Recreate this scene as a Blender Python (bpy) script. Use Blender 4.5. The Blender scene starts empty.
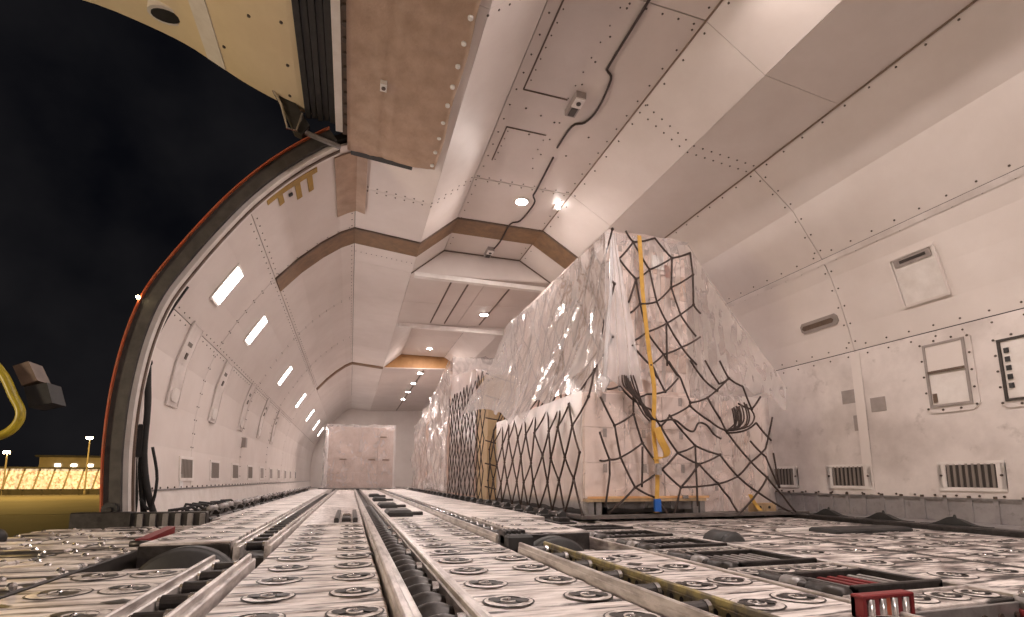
import bpy, bmesh, math, random
from mathutils import Vector, Matrix, noise
random.seed(7)
S = bpy.context.scene
COL = S.collection

# ------------------------------------------------------------------ camera
F_PX = 511.0
yd = Vector((-162.0, -65.0, F_PX)).normalized()
xd = Vector((1640.0, -70.0, F_PX)); xd = (xd - yd * xd.dot(yd)).normalized()
zd = yd.cross(xd)
if zd.y < 0: zd = -zd
CAM_H = 0.36
rt = Vector((xd.x, yd.x, zd.x)); up = Vector((xd.y, yd.y, zd.y)); fw = Vector((xd.z, yd.z, zd.z))
cam_data = bpy.data.cameras.new('camera'); cam = bpy.data.objects.new('camera', cam_data); COL.objects.link(cam)
cam.matrix_world = Matrix(((rt.x, up.x, -fw.x, 0), (rt.y, up.y, -fw.y, 0), (rt.z, up.z, -fw.z, CAM_H), (0, 0, 0, 1)))
cam_data.sensor_width = 36.0; cam_data.lens = F_PX / 1024 * 36; cam_data.shift_y = 105 / 1024
cam_data.clip_start = 0.02; cam_data.clip_end = 2000
S.camera = cam

# ------------------------------------------------------------------ world, exposure, large lights
S.view_settings.view_transform = 'Standard'; S.view_settings.look = 'None'
S.view_settings.gamma = 1.0; S.view_settings.use_curve_mapping = False
S.view_settings.exposure = -0.08
W = bpy.data.worlds.new('night'); S.world = W; W.use_nodes = True
nt = W.node_tree; nt.nodes.clear()
tc = nt.nodes.new('ShaderNodeTexCoord'); nz = nt.nodes.new('ShaderNodeTexNoise'); cr = nt.nodes.new('ShaderNodeValToRGB')
nz.inputs['Scale'].default_value = 3.2; nz.inputs['Detail'].default_value = 5
cr.color_ramp.elements[0].position = 0.42; cr.color_ramp.elements[0].color = (0.0026, 0.0028, 0.0042, 1)
cr.color_ramp.elements[1].position = 0.75; cr.color_ramp.elements[1].color = (0.0150, 0.0140, 0.0150, 1)
bg = nt.nodes.new('ShaderNodeBackground'); wo = nt.nodes.new('ShaderNodeOutputWorld')
nt.links.new(tc.outputs['Generated'], nz.inputs['Vector']); nt.links.new(nz.outputs['Fac'], cr.inputs['Fac'])
nt.links.new(cr.outputs['Color'], bg.inputs['Color']); nt.links.new(bg.outputs['Background'], wo.inputs['Surface'])

def lamp(name, kind, loc, power, color, size=0.2, rot=None, parent=None, spread=None, size_y=None):
    d = bpy.data.lights.new(name, kind); d.energy = power; d.color = color
    if kind == 'AREA':
        d.size = size
        if size_y: d.shape = 'RECTANGLE'; d.size_y = size_y
        else: d.shape = 'DISK'
        if spread: d.spread = spread
    else: d.shadow_soft_size = size
    o = bpy.data.objects.new(name, d); COL.objects.link(o); o.location = loc
    if rot: o.rotation_euler = rot
    if parent: o.parent = parent
    return o
WARM = (1.0, 0.875, 0.82)
SODIUM = (1.0, 0.62, 0.16)
CEIL_W = 50.0      # one ceiling lamp
WALL_W = 22.0      # one wall lamp
# sodium floodlights of the apron
for i, (x, y, z, p) in enumerate(((-130, 175, 16, 34000), (-85, 170, 16, 34000), (-40, 175, 16, 34000), (-60, 120, 18, 5000))):
    lamp('apron_floodlight', 'POINT', (x, y, z), p, SODIUM, 0.6)
lamp('door_fill_light', 'POINT', (-5.5, 1.2, 0.9), 620, (1.0, 0.80, 0.56), 0.25)  # unseen lamp, added outside the doorway to brighten the raised door

# ------------------------------------------------------------------ materials
MATS = {}
def mat(name, col, rough=0.5, metal=0.0, col2=None, scale=6.0, stretch=(1, 1, 1), lo=0.35, hi=0.7, bump=0.0, bscale=None, detail=6,
        emit=None, emit_tex=False, col3=None, scale3=25.0, lo3=0.55, hi3=0.75, stretch3=(1, 1, 1), obj=False):
    m = bpy.data.materials.new(name); m.use_nodes = True; t = m.node_tree; b = t.nodes['Principled BSDF']
    b.inputs['Roughness'].default_value = rough; b.inputs['Metallic'].default_value = metal
    b.inputs['Base Color'].default_value = (*col, 1)
    if emit:
        b.inputs['Emission Color'].default_value = (*emit[0], 1); b.inputs['Emission Strength'].default_value = emit[1]
    def noisefac(scale, stretch, lo, hi):
        g = t.nodes.new('ShaderNodeNewGeometry') if not obj else t.nodes.new('ShaderNodeTexCoord')
        mp = t.nodes.new('ShaderNodeMapping'); mp.inputs['Scale'].default_value = stretch
        n = t.nodes.new('ShaderNodeTexNoise'); n.inputs['Scale'].default_value = scale; n.inputs['Detail'].default_value = detail
        n.inputs['Roughness'].default_value = 0.62
        r = t.nodes.new('ShaderNodeMapRange'); r.inputs['From Min'].default_value = lo; r.inputs['From Max'].default_value = hi
        t.links.new(g.outputs['Position' if not obj else 'Object'], mp.inputs['Vector']); t.links.new(mp.outputs[0], n.inputs['Vector'])
        t.links.new(n.outputs['Fac'], r.inputs['Value'])
        return r.outputs[0], n.outputs['Fac']
    last = None
    if col2:
        fac, raw = noisefac(scale, stretch, lo, hi)
        mx = t.nodes.new('ShaderNodeMix'); mx.data_type = 'RGBA'
        mx.inputs[6].default_value = (*col, 1); mx.inputs[7].default_value = (*col2, 1)
        t.links.new(fac, mx.inputs[0]); last = mx.outputs[2]
        if col3:
            fac3, _ = noisefac(scale3, stretch3, lo3, hi3)
            m3 = t.nodes.new('ShaderNodeMix'); m3.data_type = 'RGBA'; m3.inputs[7].default_value = (*col3, 1)
            t.links.new(last, m3.inputs[6]); t.links.new(fac3, m3.inputs[0]); last = m3.outputs[2]
        t.links.new(last, b.inputs['Base Color'])
        if emit_tex: t.links.new(last, b.inputs['Emission Color'])
    if bump:
        _, raw = noisefac(bscale or scale, stretch, 0, 1)
        bp = t.nodes.new('ShaderNodeBump'); bp.inputs['Strength'].default_value = bump; bp.inputs['Distance'].default_value = 0.02
        t.links.new(raw, bp.inputs['Height']); t.links.new(bp.outputs[0], b.inputs['Normal'])
    MATS[name] = m
    return m
def film(name, alpha_lo, alpha_hi, col=(0.93, 0.9, 0.92), scale=5.0, stretch=(1, 1, 1), rough=0.18, bstr=0.9, gloss=1.0):
    m = bpy.data.materials.new(name); m.use_nodes = True; t = m.node_tree; t.nodes.clear()
    out = t.nodes.new('ShaderNodeOutputMaterial'); tr = t.nodes.new('ShaderNodeBsdfTransparent')
    tl = t.nodes.new('ShaderNodeBsdfTranslucent'); df = t.nodes.new('ShaderNodeBsdfDiffuse'); gl = t.nodes.new('ShaderNodeBsdfGlossy')
    for n in (tl, df): n.inputs['Color'].default_value = (*col, 1)
    gl.inputs['Roughness'].default_value = rough; gl.inputs['Color'].default_value = (1, 1, 1, 1)
    g = t.nodes.new('ShaderNodeNewGeometry'); mp = t.nodes.new('ShaderNodeMapping'); mp.inputs['Scale'].default_value = stretch
    n = t.nodes.new('ShaderNodeTexNoise'); n.inputs['Scale'].default_value = scale; n.inputs['Detail'].default_value = 3; n.inputs['Distortion'].default_value = 1.2
    r = t.nodes.new('ShaderNodeMapRange'); r.inputs['From Min'].default_value = 0.35; r.inputs['From Max'].default_value = 0.7
    r.inputs['To Min'].default_value = alpha_lo; r.inputs['To Max'].default_value = alpha_hi
    L = t.links.new
    L(g.outputs['Position'], mp.inputs['Vector']); L(mp.outputs[0], n.inputs['Vector']); L(n.outputs['Fac'], r.inputs['Value'])
    bp = t.nodes.new('ShaderNodeBump'); bp.inputs['Strength'].default_value = bstr; bp.inputs['Distance'].default_value = 0.03
    L(n.outputs['Fac'], bp.inputs['Height'])
    for x in (df, tl, gl): L(bp.outputs[0], x.inputs['Normal'])
    a = t.nodes.new('ShaderNodeMixShader'); a.inputs[0].default_value = 0.5; L(df.outputs[0], a.inputs[1]); L(tl.outputs[0], a.inputs[2])
    fr = t.nodes.new('ShaderNodeFresnel'); fr.inputs['IOR'].default_value = 1.5; L(bp.outputs[0], fr.inputs['Normal'])
    b = t.nodes.new('ShaderNodeMixShader'); L(r.outputs[0], b.inputs[0]); L(tr.outputs[0], b.inputs[1]); L(a.outputs[0], b.inputs[2])
    gm = t.nodes.new('ShaderNodeMath'); gm.operation = 'MULTIPLY'; gm.inputs[1].default_value = gloss; L(fr.outputs[0], gm.inputs[0])
    c = t.nodes.new('ShaderNodeMixShader'); L(gm.outputs[0], c.inputs[0]); L(b.outputs[0], c.inputs[1]); L(gl.outputs[0], c.inputs[2])
    L(c.outputs[0], out.inputs['Surface'])
    MATS[name] = m
    return m
mat('liner', (0.76, 0.69, 0.655), 0.55, 0, (0.68, 0.605, 0.565), 1.6, lo=0.35, hi=0.72, bump=0.03, bscale=40)
mat('liner_low', (0.75, 0.68, 0.65), 0.55, 0, (0.55, 0.485, 0.455), 1.7, lo=0.40, hi=0.66, col3=(0.42, 0.36, 0.33), scale3=5, lo3=0.6, hi3=0.78, bump=0.03, bscale=30)
mat('ceiling_liner', (0.67, 0.59, 0.55), 0.5, 0, (0.60, 0.52, 0.48), 1.4, bump=0.02, bscale=40)
mat('white_trim', (0.82, 0.77, 0.74), 0.4, 0, (0.68, 0.62, 0.58), 6)
mat('hull', (0.035, 0.03, 0.028), 0.8, 0, (0.02, 0.018, 0.017), 4)
mat('rivet', (0.10, 0.075, 0.062), 0.5, 0.3)
mat('seam_brown', (0.15, 0.10, 0.072), 0.6, 0, (0.09, 0.06, 0.045), 12)
mat('bead_brown', (0.24, 0.165, 0.12), 0.6, 0, (0.16, 0.11, 0.08), 12)
mat('band_brown', (0.25, 0.145, 0.075), 0.6, 0, (0.16, 0.095, 0.055), 9, bump=0.1)
mat('tan', (0.42, 0.22, 0.085), 0.6, 0, (0.34, 0.17, 0.06), 6)
mat('blanket', (0.47, 0.325, 0.235), 0.45, 0, (0.34, 0.225, 0.155), 5, lo=0.35, hi=0.7, bump=0.6, bscale=7)
mat('door_cream', (0.80, 0.66, 0.46), 0.45, 0, (0.72, 0.58, 0.39), 2)
mat('rubber', (0.035, 0.033, 0.033), 0.6, 0, (0.02, 0.019, 0.019), 14, bump=0.15)
mat('seal', (0.065, 0.058, 0.052), 0.62, 0, (0.03, 0.026, 0.025), 10, bump=0.2)
mat('dark_metal', (0.07, 0.063, 0.06), 0.42, 0.6, (0.03, 0.027, 0.026), 20, bump=0.1)
mat('grey_metal', (0.34, 0.32, 0.315), 0.4, 0.5, (0.20, 0.185, 0.18), 14, bump=0.05)
mat('dado', (0.36, 0.335, 0.335), 0.5, 0.2, (0.27, 0.25, 0.25), 7, col3=(0.19, 0.17, 0.165), scale3=18, lo3=0.58, hi3=0.75)
mat('rail', (0.62, 0.57, 0.545), 0.36, 0.3, (0.26, 0.225, 0.21), 22, stretch=(1, 0.25, 1), lo=0.42, hi=0.66)
mat('rail_yellow', (0.40, 0.33, 0.14), 0.45, 0.3, (0.16, 0.14, 0.11), 16, lo=0.4, hi=0.62)
mat('deck', (0.80, 0.735, 0.70), 0.5, 0.0, (0.42, 0.36, 0.33), 9, stretch=(0.5, 3.0, 1), lo=0.42, hi=0.62, col3=(0.05, 0.04, 0.037), scale3=9, lo3=0.52, hi3=0.60, stretch3=(0.30, 2.6, 1), bump=0.10)
mat('deck_dirty', (0.76, 0.69, 0.65), 0.5, 0.0, (0.22, 0.18, 0.165), 4.5, stretch=(0.9, 2.2, 1), lo=0.42, hi=0.57, col3=(0.035, 0.03, 0.028), scale3=6.5, lo3=0.50, hi3=0.58, stretch3=(0.6, 2.4, 1), bump=0.14)
mat('deck_black', (0.05, 0.043, 0.04), 0.5, 0.3, (0.022, 0.02, 0.019), 12)
mat('cup_plate', (0.72, 0.66, 0.625), 0.42, 0.1, (0.30, 0.26, 0.24), 30, lo=0.42, hi=0.64)
mat('steel', (0.62, 0.60, 0.59), 0.22, 0.9, (0.4, 0.38, 0.37), 30)
mat('red', (0.19, 0.014, 0.018), 0.45, 0, (0.18, 0.012, 0.014), 14)
mat('orange', (0.36, 0.11, 0.05), 0.45, 0, (0.42, 0.06, 0.015), 18)
mat('yellow_paint', (0.45, 0.35, 0.02), 0.4, 0, (0.30, 0.22, 0.015), 12)
mat('strap_yellow', (0.62, 0.36, 0.07), 0.6, 0, (0.48, 0.27, 0.05), 20)
mat('strap_orange', (0.72, 0.36, 0.15), 0.6, 0, (0.66, 0.46, 0.24), 9)
mat('blue', (0.02, 0.11, 0.42), 0.4)
mat('carton', (0.70, 0.545, 0.475), 0.62, 0, (0.54, 0.40, 0.33), 4, bump=0.05, bscale=20)
mat('carton_pale', (0.79, 0.655, 0.60), 0.6, 0, (0.71, 0.575, 0.52), 4, bump=0.05, bscale=20)
mat('carton_dark', (0.40, 0.31, 0.27), 0.62, 0, (0.30, 0.225, 0.195), 4)
mat('carton_tan', (0.60, 0.44, 0.27), 0.65, 0, (0.50, 0.36, 0.21), 5)
mat('wood', (0.52, 0.37, 0.22), 0.65, 0, (0.38, 0.26, 0.15), 9, stretch=(4, 1, 1))
mat('rope', (0.065, 0.042, 0.036), 0.75, 0, (0.02, 0.014, 0.012), 40)
mat('black_strap', (0.022, 0.02, 0.02), 0.7, 0, (0.012, 0.011, 0.011), 20)
mat('cable', (0.035, 0.018, 0.013), 0.5)
mat('grille_dark', (0.06, 0.05, 0.045), 0.5, 0.3)
mat('grille_slat', (0.27, 0.235, 0.21), 0.45, 0.3)
mat('tape', (0.45, 0.28, 0.05), 0.6, 0, (0.33, 0.2, 0.05), 15)
mat('patch', (0.36, 0.31, 0.29), 0.55, 0, (0.28, 0.24, 0.22), 8)
mat('pallet_metal', (0.22, 0.20, 0.19), 0.4, 0.7, (0.12, 0.105, 0.10), 10)
mat('lens', (0.9, 0.9, 0.9), 0.3, emit=((1.0, 0.93, 0.88), 60.0))
mat('lens_wall', (0.9, 0.9, 0.9), 0.3, emit=((1.0, 0.93, 0.88), 14.0))
mat('paper', (0.8, 0.78, 0.76), 0.5)
film('sheet', 0.34, 0.74, (0.98, 0.97, 1.0), 2.6, (1.0, 1.0, 0.35), 0.18, 0.25, 0.6)
film('wrap', 0.12, 0.32, (0.95, 0.89, 0.89), 4.0, (1, 1, 0.6), 0.32, 0.2, 0.3)
film('wrap_heavy', 0.40, 0.80, (0.86, 0.80, 0.78), 5.0, (1, 1, 0.6), 0.2, 0.6, 0.6)
film('wrap_dark', 0.4, 0.7, (0.46, 0.38, 0.36), 6.0, (1, 1, 0.6), 0.3, 0.4, 0.4)
mat('concrete', (0.30, 0.27, 0.20), 0.8, 0, (0.22, 0.20, 0.15), 0.05, stretch=(1, 1, 1))
mat('asphalt', (0.07, 0.062, 0.048), 0.8, 0, (0.05, 0.044, 0.035), 0.12)
mat('shed', (0.55, 0.48, 0.38), 0.7, 0, (0.4, 0.34, 0.26), 0.3)
mat('shed_dark', (0.10, 0.09, 0.085), 0.7, 0, (0.06, 0.055, 0.05), 0.3)
mat('lit_bay', (1.0, 0.80, 0.50), 0.6, 0, (0.42, 0.26, 0.13), 1.3, lo=0.40, hi=0.62, emit=((1.0, 0.66, 0.30), 1.0), emit_tex=True)
mat('lamp_glow', (1, 0.9, 0.7), 0.5, emit=((1.0, 0.80, 0.45), 60.0))
mat('lamp_white', (1, 0.95, 0.9), 0.5, emit=((1.0, 0.92, 0.8), 8.0))

# ------------------------------------------------------------------ mesh helpers
class MB:
    def __init__(s): s.v = []; s.f = []; s.m = []; s.cur = 0
    def add(s, vs, fs):
        o = len(s.v); s.v += [tuple(p) for p in vs]; s.f += [tuple(i + o for i in f) for f in fs]; s.m += [s.cur] * len(fs)
        return s
    def box(s, x0, x1, y0, y1, z0, z1):
        return s.add([(x0, y0, z0), (x1, y0, z0), (x1, y1, z0), (x0, y1, z0), (x0, y0, z1), (x1, y0, z1), (x1, y1, z1), (x0, y1, z1)],
              [(0, 3, 2, 1), (4, 5, 6, 7), (0, 1, 5, 4), (1, 2, 6, 5), (2, 3, 7, 6), (3, 0, 4, 7)])
    def bevbox(s, x0, x1, y0, y1, z0, z1, b):
        # box with chamfered top edges
        return s.add([(x0, y0, z0), (x1, y0, z0), (x1, y1, z0), (x0, y1, z0), (x0, y0, z1 - b), (x1, y0, z1 - b), (x1, y1, z1 - b), (x0, y1, z1 - b),
               (x0 + b, y0 + b, z1), (x1 - b, y0 + b, z1), (x1 - b, y1 - b, z1), (x0 + b, y1 - b, z1)],
              [(0, 3, 2, 1), (8, 9, 10, 11), (0, 1, 5, 4), (1, 2, 6, 5), (2, 3, 7, 6), (3, 0, 4, 7), (4, 5, 9, 8), (5, 6, 10, 9), (6, 7, 11, 10), (7, 4, 8, 11)])
    def cyl(s, a, b, r, n=12, r2=None, caps=True):
        a = Vector(a); b = Vector(b); d = (b - a).normalized(); r2 = r if r2 is None else r2
        u = d.orthogonal().normalized(); w = d.cross(u)
        vs = []
        for c, q in ((a, r), (b, r2)):
            vs += [c + (u * math.cos(2 * math.pi * i / n) + w * math.sin(2 * math.pi * i / n)) * q for i in range(n)]
        fs = [(i, (i + 1) % n, n + (i + 1) % n, n + i) for i in range(n)]
        if caps: fs += [tuple(range(n))[::-1], tuple(range(n, 2 * n))]
        return s.add(vs, fs)
    def tube(s, pts, r, n=6, caps=True):
        pts = [Vector(p) for p in pts]; prev = None; vs = []; k = len(pts)
        for i, p in enumerate(pts):
            d = (pts[min(i + 1, k - 1)] - pts[max(i - 1, 0)])
            if d.length < 1e-6: d = Vector((0, 0, 1))
            d.normalize()
            u = prev - d * prev.dot(d) if prev else d.orthogonal()
            if u.length < 1e-5: u = d.orthogonal()
            u.normalize(); prev = u; w = d.cross(u)
            vs += [p + (u * math.cos(2 * math.pi * j / n) + w * math.sin(2 * math.pi * j / n)) * r for j in range(n)]
        fs = [(i * n + j, i * n + (j + 1) % n, (i + 1) * n + (j + 1) % n, (i + 1) * n + j) for i in range(k - 1) for j in range(n)]
        if caps: fs += [tuple(range(n))[::-1], tuple(range((k - 1) * n, k * n))]
        return s.add(vs, fs)
    def prism(s, poly, a, b):          # poly of (x,z), extruded along y
        n = len(poly)
        return s.add([(x, a, z) for x, z in poly] + [(x, b, z) for x, z in poly],
              [tuple(range(n)), tuple(range(n, 2 * n))[::-1]] + [((i + 1) % n, i, n + i, n + (i + 1) % n) for i in range(n)])
    def prism_p(s, quad, t):           # flat polygon of 3d points with thickness t along its normal
        q = [Vector(p) for p in quad]; nn = (q[1] - q[0]).cross(q[2] - q[0]).normalized(); n = len(q)
        return s.add(q + [p + nn * t for p in q], [tuple(range(n))[::-1], tuple(range(n, 2 * n))] + [(i, (i + 1) % n, n + (i + 1) % n, n + i) for i in range(n)])
    def grid(s, fn, nu, nv):
        vs = [fn(i / nu, j / nv) for j in range(nv + 1) for i in range(nu + 1)]
        return s.add(vs, [(j * (nu + 1) + i, j * (nu + 1) + i + 1, (j + 1) * (nu + 1) + i + 1, (j + 1) * (nu + 1) + i) for j in range(nv) for i in range(nu)])
    def sphere(s, c, r, n=10, m=6, zmin=-1.0):
        c = Vector(c)
        return s.grid(lambda u, v: c + Vector((math.cos(2 * math.pi * u) * math.cos(math.pi * (v - .5)), math.sin(2 * math.pi * u) * math.cos(math.pi * (v - .5)), max(zmin, math.sin(math.pi * (v - .5))))) * r, n, m)
    def mesh(s, name, mats, smooth=False):
        me = bpy.data.meshes.new(name); me.from_pydata(s.v, [], s.f)
        for m in ([mats] if isinstance(mats, str) else mats): me.materials.append(MATS[m])
        if len(me.materials) > 1: me.polygons.foreach_set('material_index', s.m)
        if smooth: me.polygons.foreach_set('use_smooth', [True] * len(me.polygons))
        me.update(); return me
    def build(s, name, mats, parent=None, smooth=False, label=None, cat=None, group=None, kind=None):
        return link(name, s.mesh(name, mats, smooth), parent, label, cat, group, kind)
def link(name, me, parent=None, label=None, cat=None, group=None, kind=None, loc=None):
    o = bpy.data.objects.new(name, me); COL.objects.link(o)
    if parent: o.parent = parent
    if loc is not None: o.location = loc
    if label: o['label'] = label
    if cat: o['category'] = cat
    if group: o['group'] = group
    if kind: o['kind'] = kind
    return o
def thing(name, label, cat, loc=(0, 0, 0), group=None, kind=None):
    return link(name, None, None, label, cat, group, kind, loc)
def fbm(x, y, z, s=1.0): return noise.fractal(Vector((x * s, y * s, z * s)), 1.0, 2.0, 4)

def nth(k): return ('first', 'second', 'third', 'fourth', 'fifth', 'sixth', 'seventh', 'eighth', 'ninth', 'tenth', 'eleventh', 'twelfth', 'thirteenth', 'fourteenth', 'fifteenth', 'sixteenth', 'seventeenth', 'eighteenth', 'nineteenth', 'twentieth', 'twenty-first', 'twenty-second', 'twenty-third', 'twenty-fourth', 'twenty-fifth', 'twenty-sixth', 'twenty-seventh', 'twenty-eighth', 'twenty-ninth', 'thirtieth', 'thirty-first', 'thirty-second')[k]
# ------------------------------------------------------------------ fuselage cross-section (x, z)
A_R = (2.46, 3.85); V_R = (3.0, 3.53); B_R = (3.76, 3.46); D_R = (4.22, 3.10); C_R = (4.57, 2.62); E_R = (4.91, 1.68)
A_L = (1.24, 3.85); V_L = (0.75, 3.42); O_L = (-0.07, 3.50)
DADO_R = (4.967, 0.20)
R_LOW = [DADO_R, (4.962, 0.6), (4.95, 0.96), E_R]
R_MID = [E_R, (4.85, 1.92), (4.76, 2.20), (4.67, 2.43), C_R]
R_UP = [C_R, D_R, B_R]
R_SHELF = [B_R, V_R, A_R]
L_SHELF = [A_L, V_L, O_L]
S1_L = (-0.945, 2.72)
L_UP = [O_L, (-0.24, 3.41), (-0.46, 3.24), (-0.71, 3.0), S1_L]
S2_L = (-1.50, 1.80)
L_MID = [S1_L, (-1.13, 2.45), (-1.32, 2.14), S2_L]
L_LOW = [S2_L, (-1.60, 1.45), (-1.655, 1.05), (-1.67, 0.65), (-1.65, 0.25)]
Y_DOOR = 4.65; Y_BACK = -4.0; Y_END = 24.0
def normals(pts):
    out = []
    for i in range(len(pts)):
        a = pts[max(i - 1, 0)]; b = pts[min(i + 1, len(pts) - 1)]
        dx, dz = b[0] - a[0], b[1] - a[1]; l = math.hypot(dx, dz) or 1
        out.append((dz / l, -dx / l))
    return out
def offset(pts, d):
    return [(p[0] + n[0] * d, p[1] + n[1] * d) for p, n in zip(pts, normals(pts))]
def shorten(pts, g0, g1):
    pts = list(pts)
    def cut(a, b, g):
        l = math.hypot(b[0] - a[0], b[1] - a[1]); return (a[0] + (b[0] - a[0]) * g / l, a[1] + (b[1] - a[1]) * g / l)
    pts[0] = cut(pts[0], pts[1], g0); pts[-1] = cut(pts[-1], pts[-2], g1)
    return pts
def panel_mb(pts, y0, y1, t=0.02, g=0.004):
    p = shorten(pts, g, g); q = offset(p, t)
    return MB().prism(p + q[::-1], y0 + g, y1 - g)
def rivet_at(mb, x, y, z, nx, nz, r=0.011):
    mb.cyl((x + nx * 0.004, y, z + nz * 0.004), (x - nx * 0.005, y, z - nz * 0.005), r, 6, r * 0.7)
def rivets_long(mb, p, n, y0, y1, step, off=0.0, tang=(0, 0), r=0.011):
    y = y0 + step * 0.5
    while y < y1:
        rivet_at(mb, p[0] + tang[0] * off, y, p[1] + tang[1] * off, n[0], n[1], r); y += step
def rivets_trans(mb, pts, y, step, r=0.011):
    acc = step * .5
    for a, b in zip(pts, pts[1:]):
        l = math.hypot(b[0] - a[0], b[1] - a[1]); nx, nz = (b[1] - a[1]) / l, -(b[0] - a[0]) / l
        while acc < l:
            k = acc / l; rivet_at(mb, a[0] + (b[0] - a[0]) * k, y, a[1] + (b[1] - a[1]) * k, nx, nz, r); acc += step
        acc -= l

HB = 0.045   # how far the dark hull lies behind the liner panels
def hull(name, pts, y0, y1):
    p = offset(pts, HB); q = offset(pts, HB + 0.05)
    return MB().prism(p + q[::-1], y0, y1).build(name, 'hull', kind='structure')
FULL_R = [(4.97, -0.2)] + R_LOW + R_MID[1:] + R_UP[1:] + [V_R]
FULL_L = L_UP + L_MID[1:] + L_LOW[1:] + [(-1.62, -0.2)]
wall_right = hull('wall_right', FULL_R, Y_BACK, Y_END)
wall_left = hull('wall_left', FULL_L, Y_DOOR, Y_END)
wall_left_rear = hull('wall_left_rear', FULL_L, Y_BACK, 0.9)
ceiling = MB().box(-0.07, 3.05, Y_BACK, Y_END, 3.92, 3.97).build('ceiling', 'hull', kind='structure')

YS = [-4.0, -1.35, 1.25, 3.85, 6.40, 9.0, 11.6, 14.2, 16.8, 19.4, 22.0, 24.0]
riv_r = MB(); riv_l = MB(); riv_c = MB()
for y0, y1 in zip(YS, YS[1:]):
    for pts, m in ((R_LOW, 'liner_low'), (R_MID, 'liner'), (R_UP, 'liner')):
        panel_mb(pts, y0, y1).build('liner_panel', m, wall_right)
    for pts in (R_LOW, R_MID, R_UP):
        for yy in (y0 + 0.035, y1 - 0.035): 
            if yy > 2.0 and yy < 10: rivets_trans(riv_r, pts, yy, 0.19)
for p, q, off in ((E_R, R_MID[1], 0.05), (E_R, R_LOW[2], 0.05), (C_R, D_R, 0.05), (C_R, R_MID[3], 0.05), (B_R, D_R, 0.035)):
    dx, dz = q[0] - p[0], q[1] - p[1]; l = math.hypot(dx, dz); tg = (dx / l, dz / l); sg = 1 if dz > 0 else -1
    nn = (dz / l * sg, -dx / l * sg)
    rivets_long(riv_r, p, nn, 1.3, 9.0, 0.21, off, tg)
rivets_long(riv_r, (DADO_R[0] - 0.008, DADO_R[1] + 0.03), (1, 0), 1.3, 9.0, 0.17, 0)
riv_r.build('rivets', 'rivet', wall_right, kind='stuff')
# crease line where the upper panel meets the shelf panel: a brown sealant bead
MB().tube([(B_R[0] - 0.006, -1, B_R[1] - 0.006), (B_R[0] - 0.006, 10, B_R[1] - 0.006)], 0.008, 6).build('sealant_bead', 'bead_brown', wall_right)
# flange strip at crease C
MB().prism(shorten(offset([R_MID[3], C_R], -0.006), 0.16, 0.0) + shorten(offset([R_MID[3], C_R], -0.001), 0.16, 0)[::-1], 1.3, 9).build('flange_strip', 'liner_low', wall_right)
# left wall (forward of the door)
YL = [Y_DOOR + 0.03] + YS[4:]
for y0, y1 in zip(YL, YL[1:]):
    for pts, m in ((L_UP, 'liner'), (L_MID, 'liner'), (L_LOW, 'liner')):
        panel_mb(pts, y0, y1).build('liner_panel', m, wall_left)
        if y1 < 15:
            for yy in (y0 + 0.035, y1 - 0.035): rivets_trans(riv_l, pts, yy, 0.15, 0.009)
for p, q, off in ((S1_L, L_MID[1], 0.04), (S1_L, L_UP[3], 0.04), (S2_L, L_MID[2], 0.04), (S2_L, L_LOW[1], 0.04), (O_L, L_UP[1], 0.04)):
    dx, dz = q[0] - p[0], q[1] - p[1]; l = math.hypot(dx, dz); tg = (dx / l, dz / l); sg = -1 if dz > 0 else 1
    rivets_long(riv_l, p, (dz / l * sg, -dx / l * sg), 4.75, 14, 0.15, off, tg, 0.009)
rivets_long(riv_l, (-1.645, 0.27), (-1, 0), 4.75, 14, 0.2)
riv_l.build('rivets', 'rivet', wall_left, kind='stuff')
for y0, y1 in ((-4, -1.4), (-1.4, 0.9)):
    for pts in (L_UP, L_MID, L_LOW): panel_mb(pts, y0, y1).build('liner_panel', 'liner', wall_left_rear)
# lower kick strips (dado)
MB().box(4.952, 4.985, -4, 24, -0.04, 0.20).build('baseboard_right', 'dado', kind='structure')
bbr = bpy.data.objects['baseboard_right']
MB().box(4.935, 4.953, -4, 24, 0.195, 0.212).build('cap_rail', 'grey_metal', bbr)
rib = MB().box(4.938, 4.953, -0.018, 0.018, -0.03, 0.195).mesh('rib', 'dado')
rib2 = MB().cyl((4.94, 0, 0.212), (4.94, 0, 0.23), 0.014, 8).mesh('stud', 'rivet')
for k in range(30):
    link('rib', rib, bbr, loc=(0, 1.5 + k * 0.185, 0)); link('stud', rib2, bbr, loc=(0, 1.5 + k * 0.185, 0))
bbl = MB().prism([(-1.645, 0.25), (-1.60, -0.05), (-1.66, -0.05), (-1.69, 0.25)], Y_DOOR + 0.05, 24).build('baseboard_left', 'white_trim', kind='structure')
MB().box(-1.655, -1.635, Y_DOOR + 0.05, 24, 0.245, 0.26).build('cap_rail', 'grey_metal', bbl)
MB().prism([(-1.655, -.2), (-1.60, -.2), (-1.60, 0.02), (-1.64, 0.02)], Y_DOOR + .05, 24).build('foot_strip', 'deck_black', bbl)
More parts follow.
